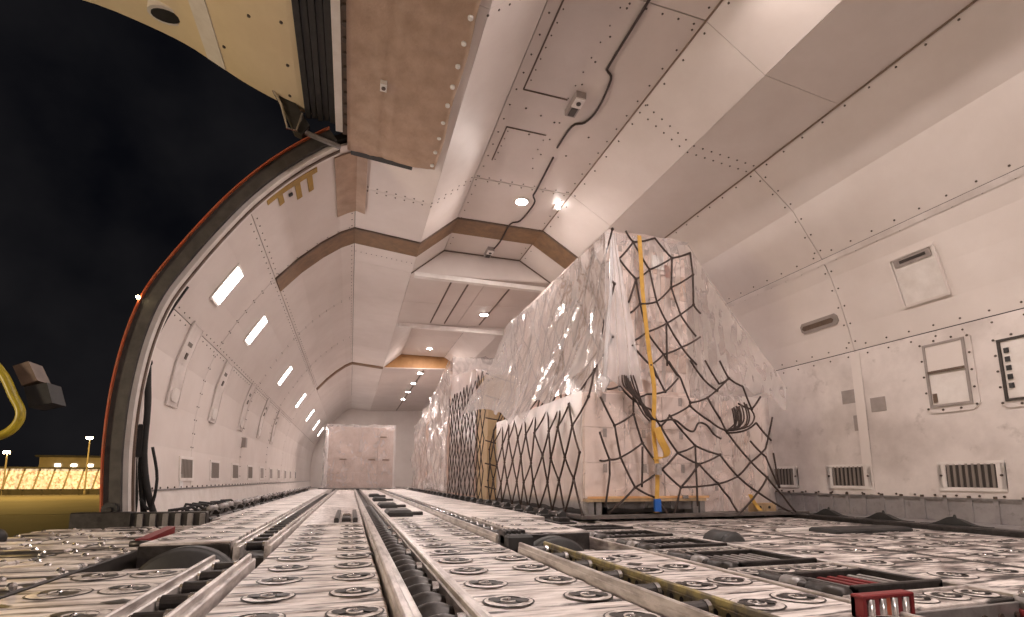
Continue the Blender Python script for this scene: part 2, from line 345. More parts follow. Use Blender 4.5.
# ceiling panels: a raised trough that ends, a flat stretch, a second trough, flat to the end
YC = [-4.0, -1.4, 0.3, 2.9, 5.44, 7.45]
def ceil_panels(y0, y1, trough):
    if trough:
        panel_mb([A_R, A_L], y0, y1, g=0.005).build('ceiling_panel', 'ceiling_liner', ceiling)
        panel_mb([V_R, A_R], y0, y1, g=0.002).build('slope_panel', 'liner', ceiling)
        panel_mb([A_L, V_L], y0, y1, g=0.002).build('slope_panel', 'liner', ceiling)
    else:
        panel_mb([V_R, (1.95, 3.47)], y0, y1).build('ceiling_panel', 'ceiling_liner', ceiling)
        panel_mb([(1.95, 3.47), V_L], y0, y1).build('ceiling_panel', 'ceiling_liner', ceiling)
    panel_mb([B_R, V_R], y0, y1, g=0.002).build('shelf_panel', 'liner', ceiling)
    panel_mb([V_L, O_L], y0, y1, g=0.002).build('shelf_panel', 'liner', ceiling)
for y0, y1 in zip(YC, YC[1:]): ceil_panels(y0, y1, True)
for y0, y1 in ((7.45, 8.75), (8.75, 10.1)): ceil_panels(y0, y1, False)
for y0, y1 in ((10.1, 12.3), (12.3, 14.4)): ceil_panels(y0, y1, True)
for y0, y1 in ((14.4, 17.0), (17.0, 20.0), (20.0, 24.0)): ceil_panels(y0, y1, False)
for yy in (7.46, 10.06, 14.42):
    MB().prism([V_R, A_R, A_L, V_L, (0.75, 3.44), (3.0, 3.55)][:4], yy, yy + 0.03).build('trough_end', 'tan' if yy > 14 else 'liner', ceiling)
MB().box(0.80, 2.96, 7.40, 7.50, 3.365, 3.43).build('soffit_beam', 'white_trim', ceiling)
MB().tube([(V_L[0], 7.445, V_L[1] - .004), (A_L[0], 7.445, A_L[1] - .008), (A_R[0], 7.445, A_R[1] - .008), (V_R[0], 7.445, V_R[1] - .004)], 0.012, 6).build('sealant_bead', 'seam_brown', ceiling)
MB().box(0.80, 2.96, 10.02, 10.12, 3.36, 3.44).build('soffit_beam', 'white_trim', ceiling)
for x in (1.40, 1.68, 2.40):
    zc = 3.42 + (x - 0.75) * 0.0417 if x < 1.95 else 3.47 + (x - 1.95) * 0.057
    MB().box(x - 0.012, x + 0.012, 7.7, 9.9, zc - 0.012, zc + 0.006).build('ceiling_seam', 'seam_brown', ceiling)
for x in (1.9,):
    MB().box(x - 0.015, x + 0.015, 14.6, 23.8, 3.455, 3.47).build('ceiling_seam', 'seam_brown', ceiling)
MB().tube([(A_R[0], -1, A_R[1] - 0.004), (A_R[0], 7.45, A_R[1] - 0.004)], 0.008, 6).build('sealant_bead', 'bead_brown', ceiling)
for x in (A_R[0] - 0.05, A_L[0] + 0.05): rivets_long(riv_c, (x, 3.85), (0, 1), 2.3, 7.4, 0.2)
rivets_long(riv_c, (A_R[0] + 0.045, A_R[1] - 0.027), (0.5, 0.86), 2.3, 7.4, 0.27)
for y in (5.40, 5.48, 2.95): rivets_trans(riv_c, [A_R, A_L], y, 0.14); rivets_trans(riv_c, [A_L, V_L, O_L], y, 0.1)
for y in (3.80, 3.90): rivets_trans(riv_c, [B_R, V_R, A_R], y, 0.10)
rivets_trans(riv_c, [V_L, O_L], 7.1, 0.07, 0.008)
for x in (1.83,): rivets_long(riv_c, (x, 3.85), (0, 1), 2.6, 5.3, 0.26)
for (x0, x1, y0, y1) in ((1.35, 1.77, 4.50, 5.06), (1.35, 1.78, 2.6, 3.98)):
    fr = MB(); fr.box(x0, x1, y1 - 0.006, y1 + 0.006, 3.843, 3.85) if y1 < 4.2 else fr.box(x0, x1, y0 - 0.006, y0 + 0.006, 3.843, 3.85)
    fr.box(x0 - 0.006, x0 + 0.006, y0, y1, 3.843, 3.85)
    fr.build('access_seam', 'seam_brown', ceiling)
    rivets_long(riv_c, (x0 + 0.03, 3.85), (0, 1), y0, y1, 0.12, r=0.008); rivets_long(riv_c, (x1, 3.85), (0, 1), y0, y1, 0.16, r=0.008)
for x, y in ((1.45, 4.2), (1.62, 4.25), (1.78, 4.3), (2.1, 4.75), (2.2, 4.4), (1.60, 4.54)): rivet_at(riv_c, x, y, 3.85, 0, 1, 0.014)
riv_c.build('rivets', 'rivet', ceiling, kind='stuff')
# end walls
MB().box(-1.9, 5.1, Y_END, Y_END + 0.05, -0.2, 4.1).build('wall_far', 'liner', kind='structure')
MB().box(-1.9, 5.1, Y_BACK - 0.05, Y_BACK, -0.2, 4.1).build('wall_back', 'liner', kind='structure')
# brown frame bands
band_pts = [(4.0, 3.28), B_R, V_R, A_R, A_L, V_L] + L_UP
b_in = offset(band_pts, -0.012); b_out = offset(band_pts, 0.004)
tr1 = MB().prism(b_in + b_out[::-1], 6.42, 6.84).build('trim_1', 'band_brown', kind='structure', label='brown padded frame band across the ceiling')
e_in = offset(band_pts, -0.02)
MB().prism(e_in + b_out[::-1], 6.40, 6.425).build('edge_bead', 'seam_brown', tr1)
band2 = [V_L] + L_UP
tr2 = MB().prism(offset(band2, -0.02) + offset(band2, 0.004)[::-1], 14.25, 14.5).build('trim_2', 'band_brown', kind='structure')

# ------------------------------------------------------------------ door frame ring and cargo door
ring_path = [(-1.62, -0.1), (-1.655, 0.3), (-1.67, 0.65), (-1.655, 1.05), (-1.60, 1.45), (-1.50, 1.80), (-1.32, 2.14), (-1.13, 2.45), (-0.945, 2.72), (-0.71, 3.0), (-0.46, 3.24), (-0.26, 3.40)]
def dense(p, k=4):
    out = []
    for i in range(len(p) - 1):
        p0 = p[max(i - 1, 0)]; p1 = p[i]; p2 = p[i + 1]; p3 = p[min(i + 2, len(p) - 1)]
        for j in range(k):
            t = j / k
            out.append(tuple(0.5 * (2 * p1[c] + (p2[c] - p0[c]) * t + (2 * p0[c] - 5 * p1[c] + 4 * p2[c] - p3[c]) * t * t + (3 * p1[c] - p0[c] - 3 * p2[c] + p3[c]) * t ** 3) for c in range(len(p1))))
    return out + [p[-1]]
RP = dense(ring_path)[::-1]            # top -> bottom, so that offset() points outward
def ring(o0, o1, y0, y1): return MB().prism(offset(RP, o0) + offset(RP, o1)[::-1], y0, y1)
trim3 = ring(-0.04, 0.065, 4.50, 4.63).build('trim_3', 'seal', kind='structure', label='dark rubber seal around the door frame')
ring(0.065, 0.075, 4.47, 4.66).build('skin_edge', 'orange', trim3)  # orange light catching the skin edge, put into its colour
ring(-0.075, -0.035, 4.54, 4.68).build('inner_lip', 'white_trim', trim3)
ring(-0.085, -0.074, 4.60, 4.63).build('inner_bead', 'seam_brown', trim3)
MB().cyl((-1.66, 4.50, 0.13), (-1.66, 4.47, 0.13), 0.05, 20).build('seal_boss', 'rubber', trim3)
MB().cyl((-1.66, 4.47, 0.13), (-1.66, 4.455, 0.13), 0.02, 14).build('seal_bolt', 'dark_metal', trim3)
lamp_b = MB().sphere((-1.608, 4.46, 1.735), 0.013).build('beacon', 'lamp_glow', trim3)
# outer skin forward of the door
MB().prism(offset(RP, 0.12) + offset(RP, 0.13)[::-1], 4.66, 24).build('wall_skin', 'grey_metal', kind='structure')
# tape marks on the wall beside the frame
door = thing('door_1', 'raised cream cargo door panel hinged above the opening', None, (-0.2, 3.0, 3.62), kind='structure')
door_prof = [(-0.36, 3.56), (-0.55, 3.57), (-0.78, 3.64), (-1.02, 3.74), (-1.25, 3.86), (-1.47, 3.97), (-1.75, 4.06), (-2.10, 4.14), (-2.5, 4.16), (-2.9, 4.12)]
dp = dense(door_prof, 3)
loc0 = Vector((-0.2, 3.0, 3.62))
def rel(mb, v): mb.v = [tuple(Vector(p) - v) for p in mb.v]; return mb
rel(MB().prism(dp + offset(dp, 0.16)[::-1], 1.0, 4.50), loc0).build('door_skin', 'door_cream', door)
# a pale stiffener strip across the door, a slot window, screws
def door_pt(x):
    for a, b in zip(dp, dp[1:]):
        if b[0] <= x <= a[0]: k = (x - a[0]) / (b[0] - a[0]); return (x, a[1] + (b[1] - a[1]) * k)
    return dp[-1]
st = MB()
xs = [-1.15 - k * 0.035 for k in range(5)]
sp = [door_pt(x) for x in xs]
for a, b in zip(sp, sp[1:]):
    st.prism_p([(a[0], 1.05, a[1] - 0.008), (a[0], 4.49, a[1] - 0.008), (b[0], 4.49, b[1] - 0.008), (b[0], 1.05, b[1] - 0.008)], 0.010)
rel(st, loc0).build('stiffener_strip', 'white_trim', door)
sl = MB().cyl((-1.53, 4.24, 3.955), (-1.53, 4.24, 4.06), 0.10, 16); sl.v = [(x, (y - 4.24) * 0.6 + 4.24, z) for x, y, z in sl.v]
rel(sl, loc0).build('slot_window', 'rubber', door)
sl2 = MB().cyl((-1.53, 4.24, 3.965), (-1.53, 4.24, 4.06), 0.125, 16); sl2.v = [(x, (y - 4.24) * 0.72 + 4.24, z) for x, y, z in sl2.v]
rel(sl2, loc0).build('slot_frame', 'white_trim', door)
sc = MB()
for x, y in ((-0.83, 3.70), (-0.62, 3.2), (-0.60, 3.6), (-0.60, 4.0), (-0.62, 4.35), (-1.1, 4.2)):
    z = door_pt(x)[1]; sc.cyl((x, y, z + 0.01), (x, y, z - 0.008), 0.012, 8)
rel(sc, loc0).build('screws', 'rivet', door, kind='stuff')
# rubber hinge gutter: ribbed black strip
hg = MB()
for k in range(5):
    x = -0.50 + k * 0.05
    hg.box(x, x + 0.042, 1.0, 4.48, 3.50 + 0.012 * (k % 2), 3.60)
hg.box(-0.51, -0.25, 1.0, 4.48, 3.56, 3.62)
rel(hg, loc0).build('hinge_gutter', 'rubber', door)
rel(MB().box(-0.25, -0.19, 1.0, 4.52, 3.46, 3.60), loc0).build('hinge_rail', 'white_trim', door)
rel(MB().box(-0.19, -0.13, 1.0, 4.56, 3.47, 3.60), loc0).build('hinge_backing', 'seam_brown', door)
hk = MB()
for k in range(16): hk.cyl((-0.16, 2.4 + k * 0.135, 3.475), (-0.16, 2.4 + k * 0.135, 3.45), 0.02, 8)
rel(hk, loc0).build('hinge_fasteners', 'rivet', door, kind='stuff')
# strut bracket at the door end: dark gusset with pale rods
gs = MB().prism([(-0.80, 3.90), (-0.46, 3.40), (-0.52, 3.30), (-0.58, 3.32), (-0.74, 3.66)], 4.42, 4.50)
rel(gs, loc0).build('gusset', 'rubber', door)
rel(MB().tube([(-0.77, 4.40, 3.66), (-0.69, 4.40, 3.52), (-0.63, 4.40, 3.32), (-0.56, 4.40, 3.31), (-0.52, 4.40, 3.48)], 0.012, 6), loc0).build('strut_rod', 'steel', door)
rel(MB().tube([(-0.56, 4.46, 3.37), (-0.36, 4.47, 3.32), (-0.2, 4.50, 3.30)], 0.024, 6), loc0).build('link_arm', 'grey_metal', door)
# insulation blanket on the ceiling shelf
def bl(u, v):
    x = -0.15 + u * (0.83 - 0.008 * math.sin(v * 20)); y = 1.6 + v * (4.72 - 1.6)
    z = 3.485 - max(0, x + 0.07) * 0.0976 - 0.03 * math.sin(math.pi * u) ** 0.7 - 0.018 * abs(fbm(x * 2, y * 1.2, 0.3, 2.2)) - (0.03 * (1 - u) ** 6)
    if abs(u - 0.38) < 0.02: z += 0.012
    return (x, y, z - 0.02)
bm_ = MB().grid(bl, 24, 60)
bm_.grid(lambda u, v: (bl(1 - u, v)[0], bl(1 - u, v)[1], bl(1 - u, v)[2] + 0.03), 24, 60)
n1 = 25 * 61
bm_.f.append((0, 24, n1, n1 + 24)); bm_.m.append(0)
bm_.f.append((60 * 25, n1 + 60 * 25 + 24, n1 + 60 * 25, 60 * 25 + 24)); bm_.m.append(0)
for j in range(60):
    bm_.f.append((j * 25, n1 + j * 25 + 24, n1 + (j + 1) * 25 + 24, (j + 1) * 25)); bm_.m.append(0)
    bm_.f.append((j * 25 + 24, (j + 1) * 25 + 24, n1 + (j + 1) * 25, n1 + j * 25)); bm_.m.append(0)
blanket = thing('insulation_blanket', 'brown quilted insulation blanket fastened along the ceiling beside the raised door', 'blanket', (0.2, 3.2, 3.4))
rel(bm_, Vector((0.2, 3.2, 3.4))).build('quilt', 'blanket', blanket, smooth=True)
snap = MB().cyl((0, 0, 0.03), (0, 0, -0.002), 0.018, 12).cyl((0, 0, -0.002), (0, 0, -0.008), 0.008, 8).mesh('snap_button', 'paper')
for k in range(10): link('snap_button', snap, blanket, loc=Vector((0.635, 2.75 + k * 0.21, 3.372)) - Vector((0.2, 3.2, 3.4)))
rel(MB().box(0.10, 0.15, 3.72, 3.80, 3.375, 3.425), Vector((0.2, 3.2, 3.4))).build('patch_plate', 'paper', blanket)
rel(MB().cyl((0.125, 3.76, 3.376), (0.125, 3.76, 3.366), 0.016, 8), Vector((0.2, 3.2, 3.4))).build('grommet', 'rivet', blanket)
MB().prism([(-0.12, 3.44), (0.46, 3.39), (0.46, 3.46), (-0.12, 3.49)], 4.725, 4.80).build('shelf_slot', 'rubber', ceiling)
fl = offset([O_L, (-0.16, 3.455), (-0.27, 3.385)], -0.02); fo = offset([O_L, (-0.16, 3.455), (-0.27, 3.385)], -0.006)
MB().prism([(0.04, 3.455)] + fl + fo[::-1] + [(0.04, 3.49)], 4.80, 5.95).build('insulation_flap', 'blanket', label='narrow brown insulation flap hanging past the door corner', cat='flap')
# tape marks on upper left wall
def on_left(y, s, lift=0.004):       # s = arc length from O_L down the wall
    pts = L_UP + L_MID[1:] + L_LOW[1:]
    for a, b in zip(pts, pts[1:]):
        l = math.hypot(b[0] - a[0], b[1] - a[1])
        if s <= l:
            k = s / l; nx, nz = (b[1] - a[1]) / l, -(b[0] - a[0]) / l
            return Vector((a[0] + (b[0] - a[0]) * k - nx * lift, y, a[1] + (b[1] - a[1]) * k - nz * lift)), Vector((-nx, 0, -nz))
        s -= l
    return Vector((pts[-1][0], y, pts[-1][1])), Vector((1, 0, 0))
def wall_quad(mb, ya, yb, s0, s1, lift=0.004, t=0.004, n=1):
    for k in range(n):
        sa = s0 + (s1 - s0) * k / n; sb = s0 + (s1 - s0) * (k + 1) / n
        a, _ = on_left(ya, sa, lift); b, _ = on_left(yb, sa, lift); c, _ = on_left(yb, sb, lift); d, _ = on_left(ya, sb, lift)
        mb.prism_p([a, d, c, b], t)
tm = MB(); wall_quad(tm, 4.82, 4.90, 0.42, 1.0, n=4)
for s in (0.48, 0.62, 0.82): wall_quad(tm, 4.90, 5.16 - 0.1 * (s > .7), s, s + 0.06)
wall_quad(tm, 4.70, 4.76, 0.80, 0.88)
tm.build('tape_mark', 'tape', wall_left)
ht = MB(); wall_quad(ht, 4.98, 5.02, 0.72, 0.76, 0.004, 0.01); ht.build('fastener_hole', 'rubber', wall_left)

# ------------------------------------------------------------------ floor
floor = MB().box(-1.98, 4.99, -4, 24, -0.24, -0.12).build('floor', 'deck_black', kind='structure')
def deck(name, x0, x1, y0, y1, z=0.0, m='deck', h=0.10, b=0.004, g=0.003):
    return MB().bevbox(x0 + g, x1 - g, y0 + g, y1 - g, z - h, z, b).build(name, m, floor)
# ball cup: dark ring, plate, two dark pockets, steel ball
def cup_mesh(r, style=0):
    mb = MB(); n = 22
    def ann(r0, r1, z0, z1, k):
        mb.cur = k
        mb.add([(r0 * math.cos(2 * math.pi * i / n), r0 * math.sin(2 * math.pi * i / n), z0) for i in range(n)] + [(r1 * math.cos(2 * math.pi * i / n), r1 * math.sin(2 * math.pi * i / n), z1) for i in range(n)],
               [(i, (i + 1) % n, n + (i + 1) % n, n + i)[::-1] for i in range(n)])
    ann(r * 0.93, r, 0.0008, 0.0008, 1); ann(r * 0.62, r * 0.93, 0.003, 0.002, 0); ann(r * 0.93, r * 0.931, 0.002, 0.0008, 1)
    ann(r * 0.36, r * 0.62, 0.002, 0.002, 0 if style else 1)
    ann(r * 0.62, r * 0.621, 0.002, 0.004, 1); ann(0.0005, r * 0.36, 0.007, 0.002, 1)
    mb.cur = 1
    for sg in (-1, 1):
        mb.add([(sg * r * 0.52 + r * 0.26 * math.cos(2 * math.pi * i / 12), r * 0.34 * math.sin(2 * math.pi * i / 12) - 0.1 * r * sg, 0.0052) for i in range(12)], [tuple(range(12))])
    mb.cur = 2; mb.sphere((0, 0, 0.0), r * 0.13, 10, 5)
    mb.cur = 0
    mb.tube([(r * 0.3 * math.cos(a), r * 0.3 * math.sin(a), 0.003) for a in [i * math.pi / 8 for i in range(3, 15)]], 0.0035, 5)
    return mb.mesh('ball_cup', ['cup_plate', 'deck_black', 'steel'])
CUP = cup_mesh(0.078); CUP_S = cup_mesh(0.060); CUP_W = cup_mesh(0.085, 1)
def cups(parent, me, pts, z=0.0):
    for x, y in pts:
        o = link('ball_cup', me, parent, loc=(x, y, z)); o.rotation_euler.z = random.uniform(-0.5, 0.5)
SLOT = MB().add([(-0.045, 0, 0.001), (0, -0.034, 0.001), (0.045, 0, 0.001), (0, 0.034, 0.001)], [(0, 1, 2, 3)]).mesh('tie_slot', 'deck_black')
# lane between the first two trays, and the lane right of it: crosswise planks with ball cups
for lane, (x0, x1, ye, cx) in enumerate(((-0.362, 0.122, 4.22, (-0.222, 0.028)), (0.357, 0.815, 4.80, (0.463, 0.722)))):
    y = 0.63; k = 0
    while y < ye:
        deck('deck_plank', x0, x1, y, y + 0.1325, random.uniform(-0.003, 0.0), b=0.006, g=0.004 + 0.004 * random.random()); y += 0.1325; k += 1
    cups(floor, CUP, [(x, 1.0 - 0.03 + j * 0.266 - 0.0) for x in cx for j in range(int((ye - 1.0) / 0.266) + 1)], 0.001)
    for j in range(int((19.0 - ye) / 1.45)):
        deck('deck_panel', x0, x1, ye + j * 1.45, ye + (j + 1) * 1.45, 0.0, 'deck')
for x, y in ((0.10, 2.62), (0.64, 2.62), (0.52, 2.88), (0.70, 3.4)): link('tie_slot', SLOT, floor, loc=(x, y, 0.002))
# left of the first tray
for y0, y1 in ((0.5, 1.45), (1.45, 2.42)): deck('deck_panel', -0.985, -0.545, y0, y1)
cups(floor, CUP_W, [(-0.85, 1.2), (-0.67, 1.2), (-0.85, 1.62), (-0.67, 1.66), (-0.85, 2.0), (-0.67, 2.02), (-0.86, 2.3), (-0.68, 2.3)], 0.001)
for x, y in ((-0.63, 1.82), (-0.93, 1.84), (-0.63, 1.42)): link('tie_slot', SLOT, floor, loc=(x, y, 0.002))
deck('cross_channel', -0.985, -0.545, 2.42, 2.88, -0.06, 'deck_dirty', 0.05)
for j in range(10): deck('deck_panel', -0.94, -0.55, 2.89 + j * 1.3, 2.89 + (j + 1) * 1.3, 0.05, 'deck', 0.16)
cups(floor, CUP_S, [(x, 3.05 + j * 0.3) for x in (-0.85, -0.68) for j in range(9)], 0.051)
for j in range(9): deck('side_channel', -1.60, -0.95, 4.54 + j * 2.1, 4.54 + (j + 1) * 2.1, -0.02, 'deck_dirty', 0.08)
# latch block set in the centre lane
lt = thing('lane_latch', 'twin-bar cargo latch set in the centre lane plate', 'latch', (-0.02, 4.6, 0.0))
def P(t, name, mb, mats, smooth=False, label=None): return rel(mb, t.location).build(name, mats, t, smooth, label)
P(lt, 'plate', MB().bevbox(-0.30, 0.10, 4.24, 6.6, 0.0, 0.012, 0.004), 'rail')
for x in (-0.09, 0.055): P(lt, 'bar', MB().bevbox(x - 0.018, x + 0.018, 4.35, 5.5, 0.012, 0.05, 0.008), 'dark_metal')
P(lt, 'pawl', MB().bevbox(-0.05, 0.02, 4.42, 4.62, 0.012, 0.045, 0.01), 'deck_black'); P(lt, 'pawl', MB().bevbox(-0.05, 0.02, 4.75, 4.86, 0.012, 0.055, 0.01), 'steel')

# roller trays
def tray(label, x0, x1, y0, y1, railw, z=0.0, style='roll', step=0.19, h=0.045, rmat='dark_metal', inner='rail'):
    t = thing('roller_tray', label, 'roller tray', ((x0 + x1) / 2, y0, z))
    P(t, 'channel', MB().box(x0 + railw, x1 - railw, y0, y1, z - 0.10, z - 0.035), 'deck_black')
    for k, (a, b) in enumerate(((x0, x0 + railw), (x1 - railw, x1))):
        mb = MB().bevbox(a, b, y0, y1, z - 0.10, z + h * 0.55, 0.004)
        w = b - a
        mb.bevbox(a + w * 0.08, a + w * 0.5, y0, y1, z + h * 0.5, z + h, 0.004)
        P(t, 'side_rail', mb, inner if k == 1 and inner != 'rail' else 'rail')
    w = x1 - x0 - 2 * railw
    if style == 'roll':
        mb = MB(); mb.cur = 0
        mb.cyl((-w / 2 + 0.012, 0, 0), (w / 2 - 0.022, 0, 0), 0.023, 14)
        mb.cur = 1; mb.cyl((w / 2 - 0.022, 0, 0), (w / 2 - 0.008, 0, 0), 0.026, 14); mb.cyl((-w / 2 + 0.003, 0, 0), (-w / 2 + 0.012, 0, 0), 0.018, 10)
        mb.cur = 2; mb.cyl((w / 2 - 0.008, 0, 0), (w / 2 - 0.004, 0, 0), 0.012, 8)
        me = mb.mesh('roller', [rmat, 'steel', 'deck_black'], False)
    else:
        # moulded dark saddle blocks with a rounded top
        mb = MB()
        mb.grid(lambda u, v: ((u - .5) * w, (v - .5) * step * 0.78, -0.045 + 0.062 * math.sin(math.pi * v) ** 0.6 * (0.75 + 0.25 * math.cos((u - .5) * math.pi))), 6, 8)
        me = mb.mesh('roller', rmat, True)
        cm = MB(); cm.cur = 0; cm.cyl((w / 2 - 0.010, 0, 0), (w / 2 - 0.03, 0, 0), 0.021, 14); cm.cur = 1; cm.cyl((w / 2 - 0.03, 0, 0), (w / 2 - 0.034, 0, 0), 0.009, 8)
        cme = cm.mesh('caster', ['steel', 'deck_black'])
    y = y0 + step * 0.6; k = 0
    while y < y1 - 0.03 and k < 46:
        link('roller', me, t, loc=Vector(((x0 + x1) / 2, y, z + (0.010 if style == 'roll' else 0))) - t.location)
        if style != 'roll' and k % 3 == 1 and y < 4: link('caster', cme, t, loc=Vector(((x0 + x1) / 2, y + step / 2, z + 0.012)) - t.location)
        y += step; k += 1
    return t
tray('short roller tray at the left, ending before the dark drive wheel', -0.537, -0.367, 0.6, 2.45, 0.034, step=0.2)
tray('long roller tray running on behind the dark drive wheel', -0.537, -0.367, 2.88, 16.5, 0.030, step=0.2)
tray('dark saddle-block tray along the right of the centre lane', 0.127, 0.352, 0.6, 16.5, 0.058, style='saddle', step=0.135, inner='rail')
tray('perforated yellowish roller tray ending beside the red striped box', 0.82, 0.985, 0.6, 2.50, 0.032, step=0.24, inner='rail_yellow')
tray('long roller tray leading past the loaded pallets', 0.82, 0.985, 2.92, 16.5, 0.030, step=0.21)
# holes along the yellow rail
hm = MB()
for j in range(30): hm.cyl((0.952, 1.0 + j * 0.05, 0.006), (0.957, 1.0 + j * 0.05, 0.006), 0.010, 8)
hm.build('rail_holes', 'deck_black', bpy.data.objects['roller_tray.003'], kind='stuff').matrix_parent_inverse = Matrix.Translation(-bpy.data.objects['roller_tray.003'].location)

# power drive wheels rising out of the deck
def drive_wheel(x, y, label, r=0.17, up_=0.078, th=0.13):
    t = thing('drive_wheel', label, 'drive wheel', (x, y, 0), 'power drive wheels in the deck')
    mb = MB(); mb.cyl((x, y - th / 2 + 0.02, up_ - r), (x, y + th / 2 - 0.02, up_ - r), r, 44)
    mb.cyl((x, y - th / 2, up_ - r), (x, y - th / 2 + 0.02, up_ - r), r - 0.018, 44, r); mb.cyl((x, y + th / 2 - 0.02, up_ - r), (x, y + th / 2, up_ - r), r, 44, r - 0.018)
    P(t, 'tyre', mb, 'rubber', True); P(t, 'housing', MB().box(x - 0.19, x + 0.19, y - th / 2 - 0.02, y - th / 2 - 0.005, -0.12, -0.03), 'dark_metal')
drive_wheel(-0.66, 2.62, 'dark rubber drive wheel at the end of the short left tray', 0.22, 0.062)
drive_wheel(1.10, 2.70, 'dark rubber drive wheel in front of the raised panel near the pallet corner', 0.2, 0.045)
drive_wheel(2.16, 2.62, 'dark rubber drive wheel right of the sunken frames', 0.10, 0.055, 0.2)
# right of the yellow tray
for y0, y1 in ((0.5, 1.42), (1.42, 2.42)): deck('deck_panel', 0.99, 1.42, y0, y1, 0.0)
cups(floor, CUP, [(1.14, 0.98), (1.33, 1.0), (1.145, 1.26), (1.325, 1.29), (1.14, 1.54), (1.31, 1.57), (1.13, 1.84), (1.30, 1.87), (1.10, 2.12), (1.24, 2.18)], 0.001)
link('tie_slot', SLOT, floor, loc=(1.17, 1.98, 0.002))
deck('cross_channel', 0.99, 1.42, 2.42, 2.88, -0.06, 'deck_dirty', 0.05)
deck('deck_panel', 0.99, 1.40, 2.89, 4.3, 0.05, 'deck', 0.16)
cups(floor, CUP_S, [(x, 3.05 + j * 0.3) for x in (1.08, 1.28) for j in range(4)], 0.051)
for j in range(8): deck('deck_panel', 0.99, 1.66, 4.3 + j * 1.6, 4.3 + (j + 1) * 1.6, 0.03, 'deck', 0.14)
# sunken frames (wells) with crossbars
beams = [(1.10, 1.24), (1.64, 1.74), (2.22, 2.30), (2.72, 2.79), (3.20, 3.27), (3.66, 3.73)]
for i, (a, b) in enumerate(beams):
    deck('crossbar', 1.44, 1.99, a, b, 0.0, 'deck_dirty', 0.10, 0.005)
    for j in range(4):
        link('ball_cup', CUP_S, floor, loc=(1.52 + j * 0.135, (a + b) / 2, 0.001))
    deck('edge_strip', 1.44, 1.99, b - 0.012, b, 0.012, 'rail', 0.02, 0.003)
for i, ((a, b), (c, d)) in enumerate(zip(beams, beams[1:])):
    t = thing('sunken_frame', ['sunken roller frame with red bars beside the red striped box', 'sunken dark frame, second from the red striped box', 'sunken dark frame, third from the red striped box', 'sunken dark frame, fourth from the red striped box', 'sunken dark frame nearest the netted pallet'][i], 'deck frame', (1.7, (b + c) / 2, -0.08))
    fr = MB(); x0, x1 = 1.56, 1.96; y0, y1 = b + 0.05, c - 0.05
    fr.bevbox(x0, x1, y0, y0 + 0.018, -0.06, 0.022, 0.004); fr.bevbox(x0, x1, y1 - 0.015, y1, -0.06, 0.012, 0.004)
    fr.bevbox(x0, x0 + 0.018, y0, y1, -0.06, 0.014, 0.004); fr.bevbox(x1 - 0.018, x1, y0, y1, -0.06, 0.014, 0.004)
    deck('well_plate', 1.445, 1.985, b, c, -0.03, 'deck_black', 0.06)
    P(t, 'rim', fr, 'dark_metal')
    for j in range(7):
        P(t, 'bar', MB().bevbox(x0 + 0.04 + j * 0.05, x0 + 0.058 + j * 0.05, y0 + 0.04, y1 - 0.03, -0.035, -0.004, 0.003), 'red' if i == 0 and j in (2, 3, 4) else 'grey_metal')
    P(t, 'roller', MB().cyl((1.50, b + 0.03, -0.005), (1.50, b + 0.16, -0.005), 0.030, 14).cyl((1.50, b + 0.16, -0.005), (1.50, c - 0.03, -0.005), 0.020, 14, 0.028), 'dark_metal', True)
    P(t, 'roller_sleeve', MB().cyl((1.50, b + 0.20, -0.005), (1.50, b + 0.27, -0.005), 0.030, 14), 'grey_metal', True)
deck('edge_rail', 1.425, 1.445, 0.6, 3.9, 0.008, 'rail', 0.11)
deck('edge_rail', 1.985, 2.02, 0.6, 3.98, 0.012, 'rail', 0.12)
deck('dark_apron', 1.02, 2.0, 0.6, 1.10, -0.085, 'deck_black', 0.03)
deck('beam_face', 1.49, 1.99, 1.086, 1.098, -0.010, 'grey_metal', 0.075, 0.002, 0.0)
bf = MB()
for j in range(7): bf.cyl((1.52 + j * 0.072, 1.088, -0.045), (1.52 + j * 0.072, 1.080, -0.045), 0.009, 8)
bf.build('beam_bolts', 'rivet', floor, kind='stuff')
# wide deck on the right up to the wall
cols = [(2.03, 2.66), (2.74, 3.34), (3.42, 4.04)]
for i, (x0, x1) in enumerate(cols):
    y = 0.5 - 0.35 * i
    while y < 8.0:
        y1 = y + (1.05 if y < 4 else 1.6)
        deck('deck_panel', x0, x1, y, y1, 0.0, 'deck_dirty'); y = y1
    deck('groove_strip', x1, x1 + 0.075, 0.4, 8.0, -0.003, 'deck_black', 0.08)
    deck('deck_panel', x0, x1, 8.0, 24.0, 0.0, 'deck_dirty')
cups(floor, CUP, [(x, 1.1 + j * 0.31 + 0.05 * (x > 3)) for x in (2.2, 2.48, 2.92, 3.2, 3.6, 3.84) for j in range(9)], 0.001)
er = MB().bevbox(4.12, 4.24, -1, 10, -0.1, 0.035, 0.01).build('edge_guide', 'dark_metal', floor)
deck('side_channel', 4.24, 4.95, -1, 24, 0.01, 'dado', 0.08)
bump = [(-0.22, 0)] + [(-0.22 + 0.44 * k / 16, 0.008 + 0.058 * math.exp(-((k - 8) / 3.2) ** 2)) for k in range(17)] + [(0.22, 0)]
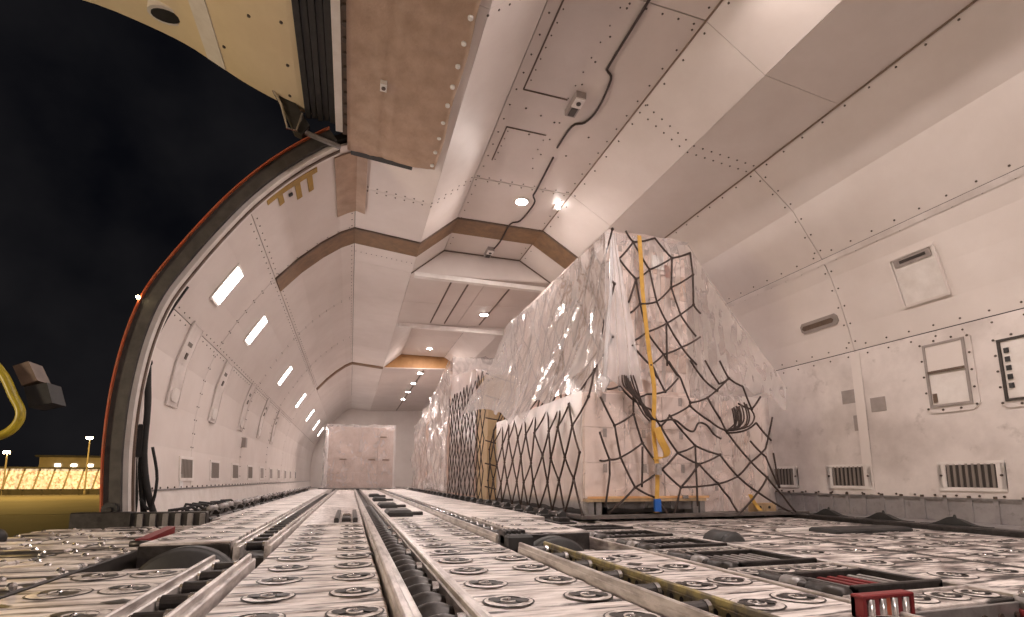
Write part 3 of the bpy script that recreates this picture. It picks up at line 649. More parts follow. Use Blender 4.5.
def bumper(y, label):
    mb = MB(); n = len(bump)
    mb.add([(4.20, y + a, 0.03 + b) for a, b in bump] + [(4.27, y + a, 0.03 + b * 0.8) for a, b in bump], [tuple(range(n))[::-1], tuple(range(n, 2 * n))] + [(i, (i + 1) % n, n + (i + 1) % n, n + i) for i in range(n)])
    mb.cyl((4.235, y, 0.08), (4.235, y, 0.11), 0.016, 8, 0.006)
    rel(mb, Vector((4.235, y, 0.03)))
    o = mb.build('guide_bumper', 'rubber', label=label, cat='bumper', group='pointed guide bumpers along the right wall'); o.location = (4.235, y, 0.03)
bumper(2.66, 'pointed black guide bumper below the widest wall grille'); bumper(3.19, 'middle pointed black guide bumper along the right wall'); bumper(3.70, 'pointed black guide bumper nearest the netted pallet')
t = thing('tilt_stop', 'folded dark stop with a pale bar on the right deck', 'cargo stop', (3.2, 2.86, 0))
P(t, 'bar', MB().bevbox(2.86, 3.26, 2.90, 2.93, 0.0, 0.022, 0.005), 'white_trim'); P(t, 'plate', MB().bevbox(3.10, 3.80, 2.66, 2.88, 0.0, 0.03, 0.012), 'rubber')

# red striped roller box in the front corner
t = thing('striped_roller_box', 'red and orange box with upright silver rollers at the front edge', 'roller box', (1.39, 1.06, -0.085))
bx = MB()
x0, x1, y0, y1 = 1.295, 1.48, 1.05, 1.085
bx.bevbox(x0, x1, y0, y1, 0.048, 0.058, 0.003); bx.box(x0, x0 + 0.012, y0, y1, -0.08, 0.05); bx.box(x1 - 0.012, x1, y0, y1, -0.08, 0.05); bx.box(x0, x1, y1 - 0.012, y1, -0.08, 0.05); bx.box(x0, x1, y0, y1, -0.085, -0.07)
P(t, 'frame', bx, 'red')
for j in range(4):
    x = x0 + 0.033 + j * 0.0415
    P(t, 'roller', MB().cyl((x, y0 + 0.010, -0.07), (x, y0 + 0.010, 0.046), 0.0135, 14), 'steel', True)
for j, m in enumerate(('red', 'orange', 'red')):
    x = x0 + 0.0538 + j * 0.0415
    P(t, 'divider', MB().box(x - 0.0075, x + 0.0075, y0 + 0.004, y1 - 0.012, -0.07, 0.048), m)
t = thing('corner_post', 'steel capped post with red base at the right edge of the deck', 'post', (2.02, 1.08, -0.05))
P(t, 'base', MB().cyl((2.02, 1.07, -0.085), (2.02, 1.07, -0.03), 0.055, 18), 'red', True); P(t, 'collar', MB().cyl((2.02, 1.07, -0.03), (2.02, 1.07, 0.005), 0.05, 18), 'grey_metal', True)
P(t, 'cap', MB().cyl((2.02, 1.07, 0.005), (2.02, 1.07, 0.03), 0.042, 18, 0.03), 'steel', True)

# ball mat in the doorway, left
seg = [(-1.94, -1.63), (-1.61, -1.31), (-1.29, -1.01)]
deck('mat_base', -1.95, -1.0, 1.3, 4.38, 0.0, 'deck_black', 0.11)
y = 1.35; k = 0
ballm = MB().sphere((0, 0, 0.0), 0.016, 8, 5).mesh('ball', 'steel')
while y < 4.35:
    for i, (a, b) in enumerate(seg):
        sh = random.uniform(-0.03, 0.03)
        o = deck('mat_bar', a + 0.0, b, y + sh * 0.4, y + 0.085 + sh * 0.4, 0.012 + random.uniform(-0.008, 0.006), 'deck' if random.random() < 0.5 else 'deck_dirty', 0.06, 0.008)
        for j in range(3):
            if (k + j) % 2: link('ball', ballm, floor, loc=(a + 0.06 + j * 0.1, y + 0.042 + sh * .4, 0.008))
    y += 0.145; k += 1
# sill block and rail at the end of the doorway
t = thing('sill_block', 'dark ribbed sill block at the foot of the door frame', 'sill', (-1.45, 4.46, 0.0))
P(t, 'block', MB().bevbox(-1.86, -1.50, 4.40, 4.50, -0.04, 0.115, 0.006), 'dark_metal'); P(t, 'block', MB().bevbox(-1.50, -1.02, 4.42, 4.50, -0.04, 0.11, 0.006), 'deck_black')
for j in range(6): P(t, 'rib', MB().bevbox(-1.46 + j * 0.08, -1.425 + j * 0.08, 4.405, 4.425, -0.02, 0.10, 0.004), 'grey_metal')
# red flagged handle beside the ball mat
t = thing('red_lever', 'red flagged lever lying beside the ball mat', 'lever', (-1.05, 3.4, 0.03))
P(t, 'blade', MB().add([(-1.06, 3.20, 0.02), (-1.0, 3.20, 0.02), (-0.98, 3.56, 0.02), (-1.03, 3.58, 0.02), (-1.06, 3.20, 0.04), (-1.0, 3.20, 0.042), (-0.98, 3.56, 0.075), (-1.03, 3.58, 0.075)], [(0, 3, 2, 1), (4, 5, 6, 7), (0, 1, 5, 4), (1, 2, 6, 5), (2, 3, 7, 6), (3, 0, 4, 7)]), 'red')
P(t, 'pivot', MB().cyl((-1.06, 3.14, 0.025), (-0.97, 3.14, 0.025), 0.016, 12), 'dark_metal', True)
# guide rail clutter along the left wall
def guide_proto():
    t = thing('side_guide', 'first black side guide from the sill along the left wall', 'side guide', (0, 0, 0), 'side guides along the left wall')
    MB().bevbox(-0.06, 0.06, -0.12, 0.12, -0.03, 0.03, 0.01).build('foot', 'dark_metal', t)
    MB().prism([(-0.045, 0.03), (0.03, 0.03), (0.055, 0.10), (0.035, 0.125), (-0.045, 0.07)], -0.045, 0.045).build('bracket', 'deck_black', t)
    MB().cyl((0.045, -0.1, 0.10), (0.045, 0.1, 0.10), 0.022, 10).build('roller', 'grey_metal', t, True)
    MB().tube([(-0.03, 0.06, 0.04), (0.02, 0.15, 0.10), (0.05, 0.2, 0.06)], 0.010, 6).build('arm', 'steel', t, True)
    return t
def dup(root, loc, rotz=0, label=None, group=None):
    r = root.copy(); COL.objects.link(r); r.location = loc; r.rotation_euler.z = rotz
    if label: r['label'] = label
    if group: r['group'] = group
    for ch in root.children:
        c = ch.copy(); COL.objects.link(c); c.parent = r
    return r
g0 = guide_proto(); g0.location = (-1.10, 4.75, 0.02)
for k in range(1, 32): dup(g0, (-1.10 + random.uniform(-0.02, 0.02), 4.75 + k * 0.33, 0.02), random.uniform(-0.12, 0.12), '%s black side guide from the sill along the left wall' % nth(k))
cr2 = MB()
for k in range(9):
    yy = 4.8 + k * 0.22
    cr2.tube([(-1.42 + random.uniform(-.05, .05), yy, 0.02), (-1.39, yy + 0.06, 0.09 + random.uniform(0, .04)), (-1.30, yy + 0.12, 0.11), (-1.24, yy + 0.2, 0.05)], 0.013, 6)
cr2.build('spare_cable', 'black_strap', label='tangle of dark looped cable by the left wall behind the sill', cat='cable')
MB().bevbox(-1.02, -0.955, 4.6, 16, -0.02, 0.045, 0.006).build('edge_rail', 'rail', floor)
# pallet side guides on the right of the lanes
pg = None
for k in range(30):
    lab = '%s black rubber guide from the front along the loaded pallets' % nth(k)
    if pg is None:
        pg = thing('pallet_guide', lab, 'side guide', (1.75, 4.15, 0.03), 'side guides along the pallets')
        MB().bevbox(-0.05, 0.05, -0.07, 0.07, -0.05, 0.008, 0.008).build('foot', 'dark_metal', pg)
        MB().prism([(-0.035, 0.008), (0.03, 0.008), (0.035, 0.04), (0.0, 0.062), (-0.035, 0.034)], -0.04, 0.04).build('head', 'rubber', pg)
        MB().cyl((-0.035, 0.0, 0.025), (-0.045, 0.0, 0.025), 0.010, 10).build('bolt', 'steel', pg)
    else: dup(pg, (1.75 + random.uniform(-.012, .012), 4.15 + k * 0.41, 0.03), random.uniform(-0.15, 0.15), lab)
deck('guide_rail', 1.68, 1.83, 4.0, 17.0, 0.0, 'dark_metal', 0.1)
deck('pallet_bed', 1.83, 2.02, 4.0, 17.0, 0.0, 'deck_dirty', 0.1)
for x, y, w, lab in ((0.47, 5.25, 0.12, 'flat black lane lock nearest the camera'), (0.46, 6.7, 0.11, 'flat black lane lock, second along the lane'), (0.47, 8.7, 0.10, 'flat black lane lock, third along the lane'), (0.47, 10.6, 0.10, 'flat black lane lock farthest along the lane')):
    t = thing('lane_lock', lab, 'cargo lock', (x, y, 0), 'lane locks in the right lane')
    P(t, 'body', MB().bevbox(x - w, x + w, y - 0.22, y + 0.22, 0, 0.06, 0.022), 'rubber'); P(t, 'tongue', MB().bevbox(x + w, x + w + 0.12, y - 0.03, y + 0.03, 0, 0.035, 0.008), 'dark_metal')
t = thing('tray_end_lock', 'dark finned lock at the start of the far right tray', 'cargo lock', (0.93, 2.98, 0.0))
P(t, 'body', MB().bevbox(0.83, 0.975, 2.70, 2.86, -0.02, 0.055, 0.012), 'rubber')
for j in range(5): P(t, 'fin', MB().bevbox(0.83 + j * 0.028, 0.842 + j * 0.028, 2.78, 2.90, 0.0, 0.075, 0.004), 'dark_metal')

# ------------------------------------------------------------------ lamps
def ceiling_lamp(x, y, z, label, power=CEIL_W, r=0.075):
    t = thing('ceiling_lamp', label, 'ceiling light', (x, y, z), 'round ceiling lamps')
    P(t, 'bezel', MB().cyl((x, y, z + 0.002), (x, y, z - 0.016), r + 0.022, 20, r + 0.012), 'white_trim', True)
    P(t, 'lens', MB().cyl((x, y, z - 0.016), (x, y, z - 0.024), r, 20, r * 0.8), 'lens', True)
    lamp('bulb', 'AREA', (0, 0, -0.05), power, WARM, r * 2, parent=t)
ceiling_lamp(1.93, 5.76, 3.85, 'bright round ceiling lamp just before the brown band')
ceiling_lamp(2.32, 9.2, 3.49, 'round ceiling lamp above the tail of the netted load')
ceiling_lamp(1.9, 13.5, 3.85, 'round ceiling lamp in the second ceiling recess')
for k, (x, y) in enumerate(((1.85, 15.0), (1.85, 16.7), (1.85, 18.4), (1.85, 20.2))):
    ceiling_lamp(x, y, 3.465, 'round lamp in the far ceiling row, %s from the recess' % ('first', 'second', 'third', 'fourth')[k], CEIL_W * 0.8)
for k, y in enumerate((-2.6, 0.0, 2.2)):
    ceiling_lamp(2.1, y, 3.85, 'round ceiling lamp overhead near the doorway, %s along' % ('first', 'second', 'third')[k], CEIL_W * 1.4)
t = thing('edge_lamp', 'small bright lamp at the right edge of the ceiling recess', 'ceiling light', (2.40, 5.75, 3.85))
P(t, 'bracket', MB().bevbox(2.36, 2.44, 5.70, 5.80, 3.825, 3.85, 0.006), 'white_trim'); P(t, 'lens', MB().bevbox(2.375, 2.425, 5.69, 5.70, 3.79, 3.84, 0.004), 'lens')
def wall_lamp(y, s0, s1, w, label, power=WALL_W):
    c, n = on_left(y, (s0 + s1) / 2, 0.0)
    t = thing('wall_lamp', label, 'wall light', tuple(c), 'slanted lamps on the left wall')
    mb = MB(); wall_quad(mb, y - w / 2 - 0.03, y + w / 2 + 0.03, s0 - 0.03, s1 + 0.03, 0.001, 0.012, 2); P(t, 'frame', mb, 'white_trim')
    mb = MB(); wall_quad(mb, y - w / 2, y + w / 2, s0, s1, 0.014, 0.006, 2); P(t, 'lens', mb, 'lens_wall')
    l = lamp('tube_light', 'AREA', n * 0.04, power, WARM, 0.25, parent=t)
    l.rotation_euler = n.to_track_quat('-Z', 'Y').to_euler()
LO = ('first', 'second', 'third', 'fourth', 'fifth', 'sixth', 'seventh')
for k, y in enumerate((5.50, 7.12, 10.2, 13.4, 16.5, 19.5, 22.3)):
    wall_lamp(y, 1.54, 1.92, 0.22, 'bright slanted lamp on the left wall, %s from the door frame' % LO[k])

# ------------------------------------------------------------------ right wall fittings
def rx(z):
    pts = R_LOW + R_MID[1:] + R_UP[1:]
    for a, b in zip(pts, pts[1:]):
        if a[1] <= z <= b[1]: return a[0] + (b[0] - a[0]) * (z - a[1]) / (b[1] - a[1])
    return pts[0][0]
def plate_r(mb, y0, y1, z0, z1, lift, t, cut=0.0):
    def pt(y, z): return (rx(z) - lift, y, z)
    c = cut
    q = [pt(y0, z0 + c), pt(y0, z1 - c), pt(y0 + c, z1), pt(y1 - c, z1), pt(y1, z1 - c), pt(y1, z0 + c), pt(y1 - c, z0), pt(y0 + c, z0)] if c else [pt(y0, z0), pt(y0, z1), pt(y1, z1), pt(y1, z0)]
    return mb.prism_p(q, t)
def frame_r(mb, y0, y1, z0, z1, w, lift, t):
    plate_r(mb, y0, y1, z0, z0 + w, lift, t); plate_r(mb, y0, y1, z1 - w, z1, lift, t); plate_r(mb, y0, y0 + w, z0 + w, z1 - w, lift, t); plate_r(mb, y1 - w, y1, z0 + w, z1 - w, lift, t)
    return mb
def grille_right(yc, w, label):
    z0, z1 = 0.295, 0.50; y0, y1 = yc - w / 2, yc + w / 2
    t = thing('vent_grille', label, 'grille', (rx(0.4), yc, 0.4), 'vent grilles on the right wall')
    mb = MB(); frame_r(mb, y0 - 0.06, y1 + 0.06, z0 - 0.025, z1 + 0.02, 0.03, 0.001, 0.012); plate_r(mb, y0 - 0.06, y0, z0, z1, 0.001, 0.012); plate_r(mb, y1, y1 + 0.06, z0, z1, 0.001, 0.012)
    P(t, 'frame', mb, 'white_trim'); P(t, 'backing', plate_r(MB(), y0, y1, z0, z1, 0.001, 0.003), 'grille_dark')
    n = int(w / 0.042)
    for j in range(n):
        y = y0 + (j + 0.5) * w / n; P(t, 'slat', plate_r(MB(), y - 0.010, y + 0.010, z0, z1, 0.003, 0.010), 'grille_slat')
    for y in (y0 - 0.035, y1 + 0.035): P(t, 'screw', MB().cyl((rx(.4) - 0.012, y, 0.40), (rx(.4) - 0.022, y, 0.40), 0.010, 8), 'rivet')
grille_right(2.96, 0.37, 'widest ribbed grille low on the right wall'); grille_right(4.07, 0.37, 'ribbed grille low on the wall just beyond the seam'); grille_right(4.95, 0.37, 'ribbed grille partly behind the netted load')
# recessed plate with slot (upper), slot strip, framed windows
t = thing('reading_vent', 'pale square recess with dark slot high on the right wall', 'wall recess', (rx(2.15), 3.08, 2.15))
P(t, 'plate', plate_r(MB(), 2.90, 3.25, 1.96, 2.36, 0.002, 0.006), 'white_trim'); P(t, 'slot_cover', plate_r(MB(), 2.92, 3.23, 2.29, 2.355, 0.008, 0.012), 'patch')
P(t, 'slot', plate_r(MB(), 2.96, 3.18, 2.31, 2.335, 0.020, 0.003), 'grille_dark'); fr = frame_r(MB(), 2.88, 3.27, 1.94, 2.38, 0.016, 0.001, 0.02); P(t, 'frame', fr, 'liner')
t = thing('marker_slot', 'short brown slot strip on the right wall near the seam', 'wall slot', (rx(2.04), 4.15, 2.04))
P(t, 'frame', plate_r(MB(), 3.92, 4.38, 1.985, 2.10, 0.001, 0.010, 0.03), 'patch'); P(t, 'slot', plate_r(MB(), 3.97, 4.36, 2.015, 2.065, 0.011, 0.003, 0.02), 'seam_brown')
def window(name, y0, y1, z0, z1, full):
    w = thing(name, 'rounded frame of a plugged cabin window on the right wall' if full else 'rounded window frame cut by the right edge of the picture', None, (rx((z0 + z1) / 2), (y0 + y1) / 2, (z0 + z1) / 2), kind='structure')
    P(w, 'surround', plate_r(MB(), y0, y1, z0, z1, 0.001, 0.012, 0.05), 'liner_low')
    P(w, 'inner_frame', frame_r(MB(), y0 + 0.045, y1 - 0.045, z0 + 0.05, z1 - 0.045, 0.02, 0.012, 0.014), 'patch' if full else 'grille_dark')
    if full:
        P(w, 'shade', plate_r(MB(), y0 + 0.06, y1 - 0.06, z0 + 0.37, z1 - 0.06, 0.013, 0.006), 'liner'); P(w, 'shade_edge', plate_r(MB(), y0 + 0.065, y1 - 0.065, z0 + 0.35, z0 + 0.372, 0.013, 0.018), 'seam_brown')
        P(w, 'pane', plate_r(MB(), y0 + 0.07, y1 - 0.07, z0 + 0.075, z0 + 0.35, 0.012, 0.003), 'white_trim'); P(w, 'latch', plate_r(MB(), y1 - 0.11, y1 - 0.08, z0 + 0.09, z0 + 0.17, 0.016, 0.012), 'seam_brown')
    else:
        P(w, 'pane', plate_r(MB(), y0 + 0.07, y1 - 0.07, z0 + 0.075, z1 - 0.07, 0.012, 0.003), 'white_trim')
        for j in range(5): P(w, 'clip', plate_r(MB(), y1 - 0.115, y1 - 0.085, z1 - 0.16 - j * 0.07, z1 - 0.12 - j * 0.07, 0.016, 0.012), 'rubber')
    rv = MB()
    for k in range(5):
        z = z0 + 0.04 + (z1 - z0 - 0.08) * k / 4
        for y in (y0 + 0.022, y1 - 0.022): rv.cyl((rx(z) - 0.010, y, z), (rx(z) - 0.018, y, z), 0.010, 6)
    for k in range(1, 3):
        y = y0 + (y1 - y0) * k / 3
        for z in (z0 + 0.022, z1 - 0.022): rv.cyl((rx(z) - 0.010, y, z), (rx(z) - 0.018, y, z), 0.010, 6)
    P(w, 'rivets', rv, 'rivet')['kind'] = 'stuff'
window('window_1', 2.82, 3.24, 0.95, 1.61, True); window('window_2', 2.26, 2.69, 0.93, 1.52, False)
for y0, y1, z0, z1 in ((3.88, 4.05, 1.15, 1.29), (3.60, 3.75, 1.03, 1.17), (3.86, 3.95, 0.86, 1.02)):
    plate_r(MB(), y0, y1, z0, z1, 0.001, 0.003).build('repair_patch', 'patch', wall_right)
# joint strip over the seam of the right wall
plate_r(MB(), 3.80, 3.90, 0.22, 1.66, 0.001, 0.004).build('joint_strip', 'liner', wall_right)
# ------------------------------------------------------------------ left wall fittings
def lx(z):
    pts = (L_UP + L_MID[1:] + L_LOW[1:])[::-1]
    for a, b in zip(pts, pts[1:]):
        if a[1] <= z <= b[1]: return a[0] + (b[0] - a[0]) * (z - a[1]) / (b[1] - a[1])
    return pts[0][0]
def plate_l(mb, y0, y1, z0, z1, lift, t, cut=0.0):
    def pt(y, z): return (lx(z) + lift, y, z)
    c = cut
    q = [pt(y0, z0 + c), pt(y0, z1 - c), pt(y0 + c, z1), pt(y1 - c, z1), pt(y1, z1 - c), pt(y1, z0 + c), pt(y1 - c, z0), pt(y0 + c, z0)] if c else [pt(y0, z0), pt(y0, z1), pt(y1, z1), pt(y1, z0)]
    return mb.prism_p(q[::-1], t)
for k, y in enumerate((6.22, 7.42, 8.64, 9.85, 11.1, 12.3, 13.6, 14.9, 16.2, 17.6)):
    t = thing('vent_grille', 'grey grille low on the left wall, %s from the door frame' % (LO + ('eighth', 'ninth', 'tenth'))[k], 'grille', (lx(0.45), y, 0.45), 'vent grilles on the left wall')
    mb = MB(); w = 0.20
    plate_l(mb, y - w - 0.04, y + w + 0.04, 0.33, 0.36, 0.001, 0.012); plate_l(mb, y - w - 0.04, y + w + 0.04, 0.555, 0.585, 0.001, 0.012); plate_l(mb, y - w - 0.04, y - w, 0.36, 0.555, 0.001, 0.012); plate_l(mb, y + w, y + w + 0.04, 0.36, 0.555, 0.001, 0.012)
    P(t, 'frame', mb, 'white_trim'); P(t, 'backing', plate_l(MB(), y - w, y + w, 0.36, 0.555, 0.001, 0.003), 'patch')
    if k < 4:
        for j in range(8): P(t, 'slat', plate_l(MB(), y - w + 0.035 + j * 0.048, y - w + 0.06 + j * 0.048, 0.36, 0.555, 0.003, 0.008), 'grille_slat')
for k, (y, z0, z1) in enumerate(((5.55, 1.05, 1.83), (7.05, 1.05, 1.78), (8.7, 1.1, 1.8), (10.3, 1.1, 1.8), (11.9, 1.1, 1.8))):
    t = thing('service_panel', 'long rounded service plate on the left wall, %s from the door frame' % LO[k], 'wall panel', (lx(1.4), y, 1.4), 'rounded service plates on the left wall')
    mb = MB(); n = 6
    for j in range(n): plate_l(mb, y - 0.15, y + 0.15, z0 + (z1 - z0) * j / n, z0 + (z1 - z0) * (j + 1) / n, 0.004, 0.010)
    P(t, 'plate', mb, 'liner_low')
    mb = MB()
    for j in range(n): 
        for yy in (y - 0.16, y + 0.145): plate_l(mb, yy, yy + 0.015, z0 + (z1 - z0) * j / n, z0 + (z1 - z0) * (j + 1) / n, 0.004, 0.016)
    plate_l(mb, y - 0.16, y + 0.16, z0 - 0.015, z0, 0.004, 0.016); plate_l(mb, y - 0.16, y + 0.16, z1, z1 + 0.015, 0.004, 0.016)
    P(t, 'rim', mb, 'liner_low')
    P(t, 'latch', plate_l(MB(), y - 0.02, y + 0.03, 1.50, 1.56, 0.014, 0.010), 'rivet'); P(t, 'cup', plate_l(MB(), y - 0.10, y + 0.10, z0 + 0.03, z0 + 0.16, 0.014, 0.012, 0.03), 'white_trim')
    for j in range(4): P(t, 'button', plate_l(MB(), y - 0.06 + j * 0.03, y - 0.045 + j * 0.03, 1.62, 1.66, 0.014, 0.006), 'grille_slat')
plate_l(MB(), 6.0, 6.12, 0.08 + 0.18, 0.40, 0.003, 0.003).build('notice_sticker', 'paper', label='small paper sticker low on the left wall', cat='sticker')
MB().box(lx(0.6) + 0.0, lx(.6) + 0.06, 9.0, 9.15, 0.85, 1.0).build('switch_box', 'patch', label='small grey switch box on the left wall between grilles', cat='box')
# black restraint straps hanging inside the frame
t = thing('restraint_strap', 'bundle of black restraint straps hanging inside the door frame', 'strap', (-1.53, 4.72, 0.05))
P(t, 'webbing', MB().tube(dense([(-1.59, 4.73, 1.30), (-1.58, 4.73, 1.15), (-1.56, 4.72, 0.95), (-1.56, 4.72, 0.7), (-1.57, 4.72, 0.45), (-1.52, 4.72, 0.08)], 4), 0.022, 8), 'black_strap', True)
P(t, 'webbing', MB().tube(dense([(-1.585, 4.71, 1.28), (-1.555, 4.70, 0.9), (-1.55, 4.70, 0.55), (-1.50, 4.70, 0.25), (-1.43, 4.72, 0.02)], 4), 0.024, 8), 'black_strap', True)
P(t, 'webbing', MB().tube(dense([(-1.60, 4.70, 0.72), (-1.62, 4.70, 0.5), (-1.59, 4.70, 0.2), (-1.60, 4.70, 0.02)], 4), 0.030, 8), 'black_strap', True)
P(t, 'guide_line', MB().tube(dense([(-1.36, 4.74, 1.95), (-1.47, 4.74, 1.72), (-1.55, 4.73, 1.48), (-1.585, 4.72, 1.28)], 4), 0.010, 6), 'black_strap', True)
P(t, 'buckle', MB().bevbox(-1.63, -1.56, 4.66, 4.72, 0.52, 0.78, 0.012), 'black_strap'); P(t, 'hook', MB().sphere((-1.585, 4.71, 1.28), 0.034, 10, 6), 'black_strap', True)
P(t, 'tail_loop', MB().tube(dense([(-1.49, 4.68, 0.6), (-1.44, 4.68, 0.35), (-1.47, 4.68, 0.12), (-1.54, 4.68, 0.2)], 4), 0.012, 6), 'black_strap', True)

# ------------------------------------------------------------------ ceiling fittings
def z_c(): return 3.85
MB().tube(dense([(1.93, 2.5, 3.835), (1.945, 2.95, 3.835), (1.95, 3.48, 3.835), (1.965, 3.55, 3.835), (2.04, 3.63, 3.835), (2.095, 3.98, 3.835), (2.06, 4.19, 3.835), (1.96, 4.28, 3.835), (1.947, 4.63, 3.835)], 4), 0.011, 6).build('ceiling_cable', 'cable', smooth=True, label='kinked dark cable on the ceiling beside the sensor box', cat='cable')
MB().tube(dense([(1.97, 4.8, 3.835), (1.984, 5.0, 3.835), (2.015, 5.46, 3.835), (2.02, 5.58, 3.835), (2.093, 5.75, 3.835), (2.06, 6.2, 3.83), (1.95, 6.32, 3.82), (1.963, 6.86, 3.82), (1.93, 7.28, 3.835)], 4), 0.011, 6).build('ceiling_cable', 'cable', smooth=True, label='dark cable crossing the brown ceiling band', cat='cable')
def sensor(x, y, label, s=1.0):
    t = thing('smoke_sensor', label, 'sensor', (x, y, 3.85))
    P(t, 'housing', MB().bevbox(x - 0.05 * s, x + 0.05 * s, y - 0.13 * s, y + 0.13 * s, 3.79, 3.85, 0.0), 'patch')
    P(t, 'cover', MB().box(x - 0.045 * s, x + 0.045 * s, y - 0.125 * s, y - 0.01, 3.775, 3.79), 'white_trim'); P(t, 'inlet', MB().cyl((x, y - 0.07, 3.776), (x, y - 0.07, 3.766), 0.022, 14), 'grille_dark')
    P(t, 'vent', MB().box(x - 0.03 * s, x + 0.03 * s, y + 0.01, y + 0.11 * s, 3.780, 3.79), 'grille_dark')
sensor(1.86, 3.98, 'small two-part sensor box on the ceiling beside the kinked cable'); sensor(1.90, 7.25, 'small sensor box on the ceiling behind the brown band')

# ------------------------------------------------------------------ cargo
def slab_pallet(name, x0, x1, y0, y1, label, z=0.03):
    t = thing(name, label, 'cargo pallet', ((x0 + x1) / 2, (y0 + y1) / 2, 0), 'aluminium air cargo pallets')
    P(t, 'sheet', MB().box(x0 + 0.05, x1 - 0.05, y0 + 0.05, y1 - 0.05, z, z + 0.02), 'pallet_metal')
    er = MB()
    er.bevbox(x0, x1, y0, y0 + 0.06, z - 0.006, z + 0.028, 0.006); er.bevbox(x0, x1, y1 - 0.06, y1, z - 0.006, z + 0.028, 0.006)
    er.bevbox(x0, x0 + 0.06, y0 + .06, y1 - .06, z - 0.006, z + 0.028, 0.006); er.bevbox(x1 - 0.06, x1, y0 + .06, y1 - .06, z - 0.006, z + 0.028, 0.006)
    P(t, 'edge_rail', er, 'pallet_metal')
    for k in range(7): P(t, 'support_pad', MB().box(x0 + 0.1 + k * (x1 - x0 - 0.3) / 6, x0 + 0.2 + k * (x1 - x0 - 0.3) / 6, y0 + 0.1, y1 - 0.1, 0.002, z), 'rubber')
    return t
slab_pallet('cargo_pallet', 1.86, 4.30, 3.97, 7.12, 'flat metal cargo pallet under the nearest netted load', 0.03)
box_cache = {}
def carton(x0, x1, y0, y1, z0, z1, m, label, group):
    w, d, h = round(x1 - x0, 3), round(y1 - y0, 3), round(z1 - z0, 3); key = (w, d, h, m)
    if key not in box_cache:
        mb = MB(); b = 0.006
        mb.bevbox(-w / 2 + 0.003, w / 2 - 0.003, -d / 2 + 0.003, d / 2 - 0.003, 0.001, h - 0.001, b)
        tp = MB().box(-0.02, 0.02, -d / 2 + 0.001, -d / 2 + 0.0035, h * 0.72, h - 0.008).mesh('tape_strip', 'patch')
        box_cache[key] = (mb.mesh('carton', m), tp)
    o = link('carton', box_cache[key][0], None, label, 'carton', group, None, ((x0 + x1) / 2, (y0 + y1) / 2, z0))
    if y0 < 4.5: link('tape_strip', box_cache[key][1], o)
    o.rotation_euler.z = random.uniform(-0.012, 0.012)
    return o
# skid under the front cartons
t = thing('shipping_skid', 'dark open skid with grey corner blocks under the front cartons', 'skid', (2.55, 4.5, 0.052))
P(t, 'top_board', MB().box(1.95, 3.16, 4.04, 6.9, 0.165, 0.19), 'wood')
for x in (1.96, 3.02): 
    for dx in (0.0, 0.075): P(t, 'block', MB().bevbox(x + dx, x + dx + 0.055, 4.05, 4.2, 0.052, 0.165, 0.005), 'grey_metal')
P(t, 'inner_runner', MB().box(2.2, 3.0, 4.16, 4.19, 0.06, 0.165), 'deck_black')
P(t, 'runner', MB().box(1.96, 2.03, 4.2, 6.88, 0.052, 0.165), 'dark_metal'); P(t, 'runner', MB().box(3.06, 3.13, 4.2, 6.88, 0.052, 0.165), 'dark_metal')
GL, GU, GR = 'cartons in the lower front stack', 'cartons in the upper stack', 'cartons in the right-hand stack'
LL, LU, LR = 'pale carton in lower stack', 'carton in tall upper stack', 'carton in right-hand stack'
for iz in range(3):
    z0 = 0.192 + iz * 0.315
    for ix in range(3): carton(1.96 + ix * 0.40, 1.96 + (ix + 1) * 0.40, 4.10, 4.66, z0, z0 + 0.315, 'carton_pale', '%s, front column %s, row %s from the bottom' % (LL, nth(ix), nth(iz)), GL)
    for iy in range(4): carton(1.96, 2.36, 4.66 + iy * 0.56, 4.66 + (iy + 1) * 0.56, z0, z0 + 0.315, 'carton_pale', '%s, left side, %s behind the corner, row %s' % (LL, nth(iy), nth(iz)), GL)
for iz in range(6):
    z0 = 1.138 + iz * 0.243
    for ix in range(3): carton(2.24 + ix * 0.29, 2.24 + (ix + 1) * 0.29, 4.14, 4.54, z0, z0 + 0.243, 'carton_pale' if (ix + iz) % 3 else 'carton', '%s, front column %s, row %s from the bottom' % (LU, nth(ix), nth(iz)), GU)
    for iy in range(6): carton(2.24, 2.53, 4.54 + iy * 0.40, 4.54 + (iy + 1) * 0.40, z0, z0 + 0.243, 'carton', '%s, left side, %s behind the corner, row %s' % (LU, nth(iy), nth(iz)), GU)
for iz in range(4):
    z0 = 0.052 + iz * 0.275
    for ix in range(2): carton(3.22 + ix * 0.42, 3.22 + (ix + 1) * 0.42, 4.22, 4.80, z0, z0 + 0.275, 'carton_pale', '%s, front column %s, row %s from the bottom' % (LR, nth(ix), nth(iz)), GR)
    for iy in range(3): carton(3.64, 4.06, 4.80 + iy * 0.7, 5.50 + iy * 0.7, z0, z0 + 0.275, 'carton_pale', '%s, left side, %s behind the corner, row %s' % (LR, nth(iy), nth(iz)), GR)
t = thing('wood_block', 'small pale wooden block with two dark holes at the pallet edge', 'block', (4.0, 4.1, 0.052))
P(t, 'body', MB().bevbox(3.72, 3.98, 4.06, 4.14, 0.052, 0.135, 0.005), 'wood')
for x in (3.79, 3.90): P(t, 'hole', MB().cyl((x, 4.062, 0.095), (x, 4.055, 0.095), 0.014, 10), 'deck_black')
# labels printed on an upper carton
MB().box(2.72, 2.86, 4.133, 4.137, 2.40, 2.54).build('shipping_label', 'paper', label='white shipping label with red mark on the top front carton', cat='label')
MB().box(2.87, 2.93, 4.131, 4.136, 2.33, 2.45).build('red_sticker', 'orange', label='orange red sticker near the top of the upper stack', cat='sticker')

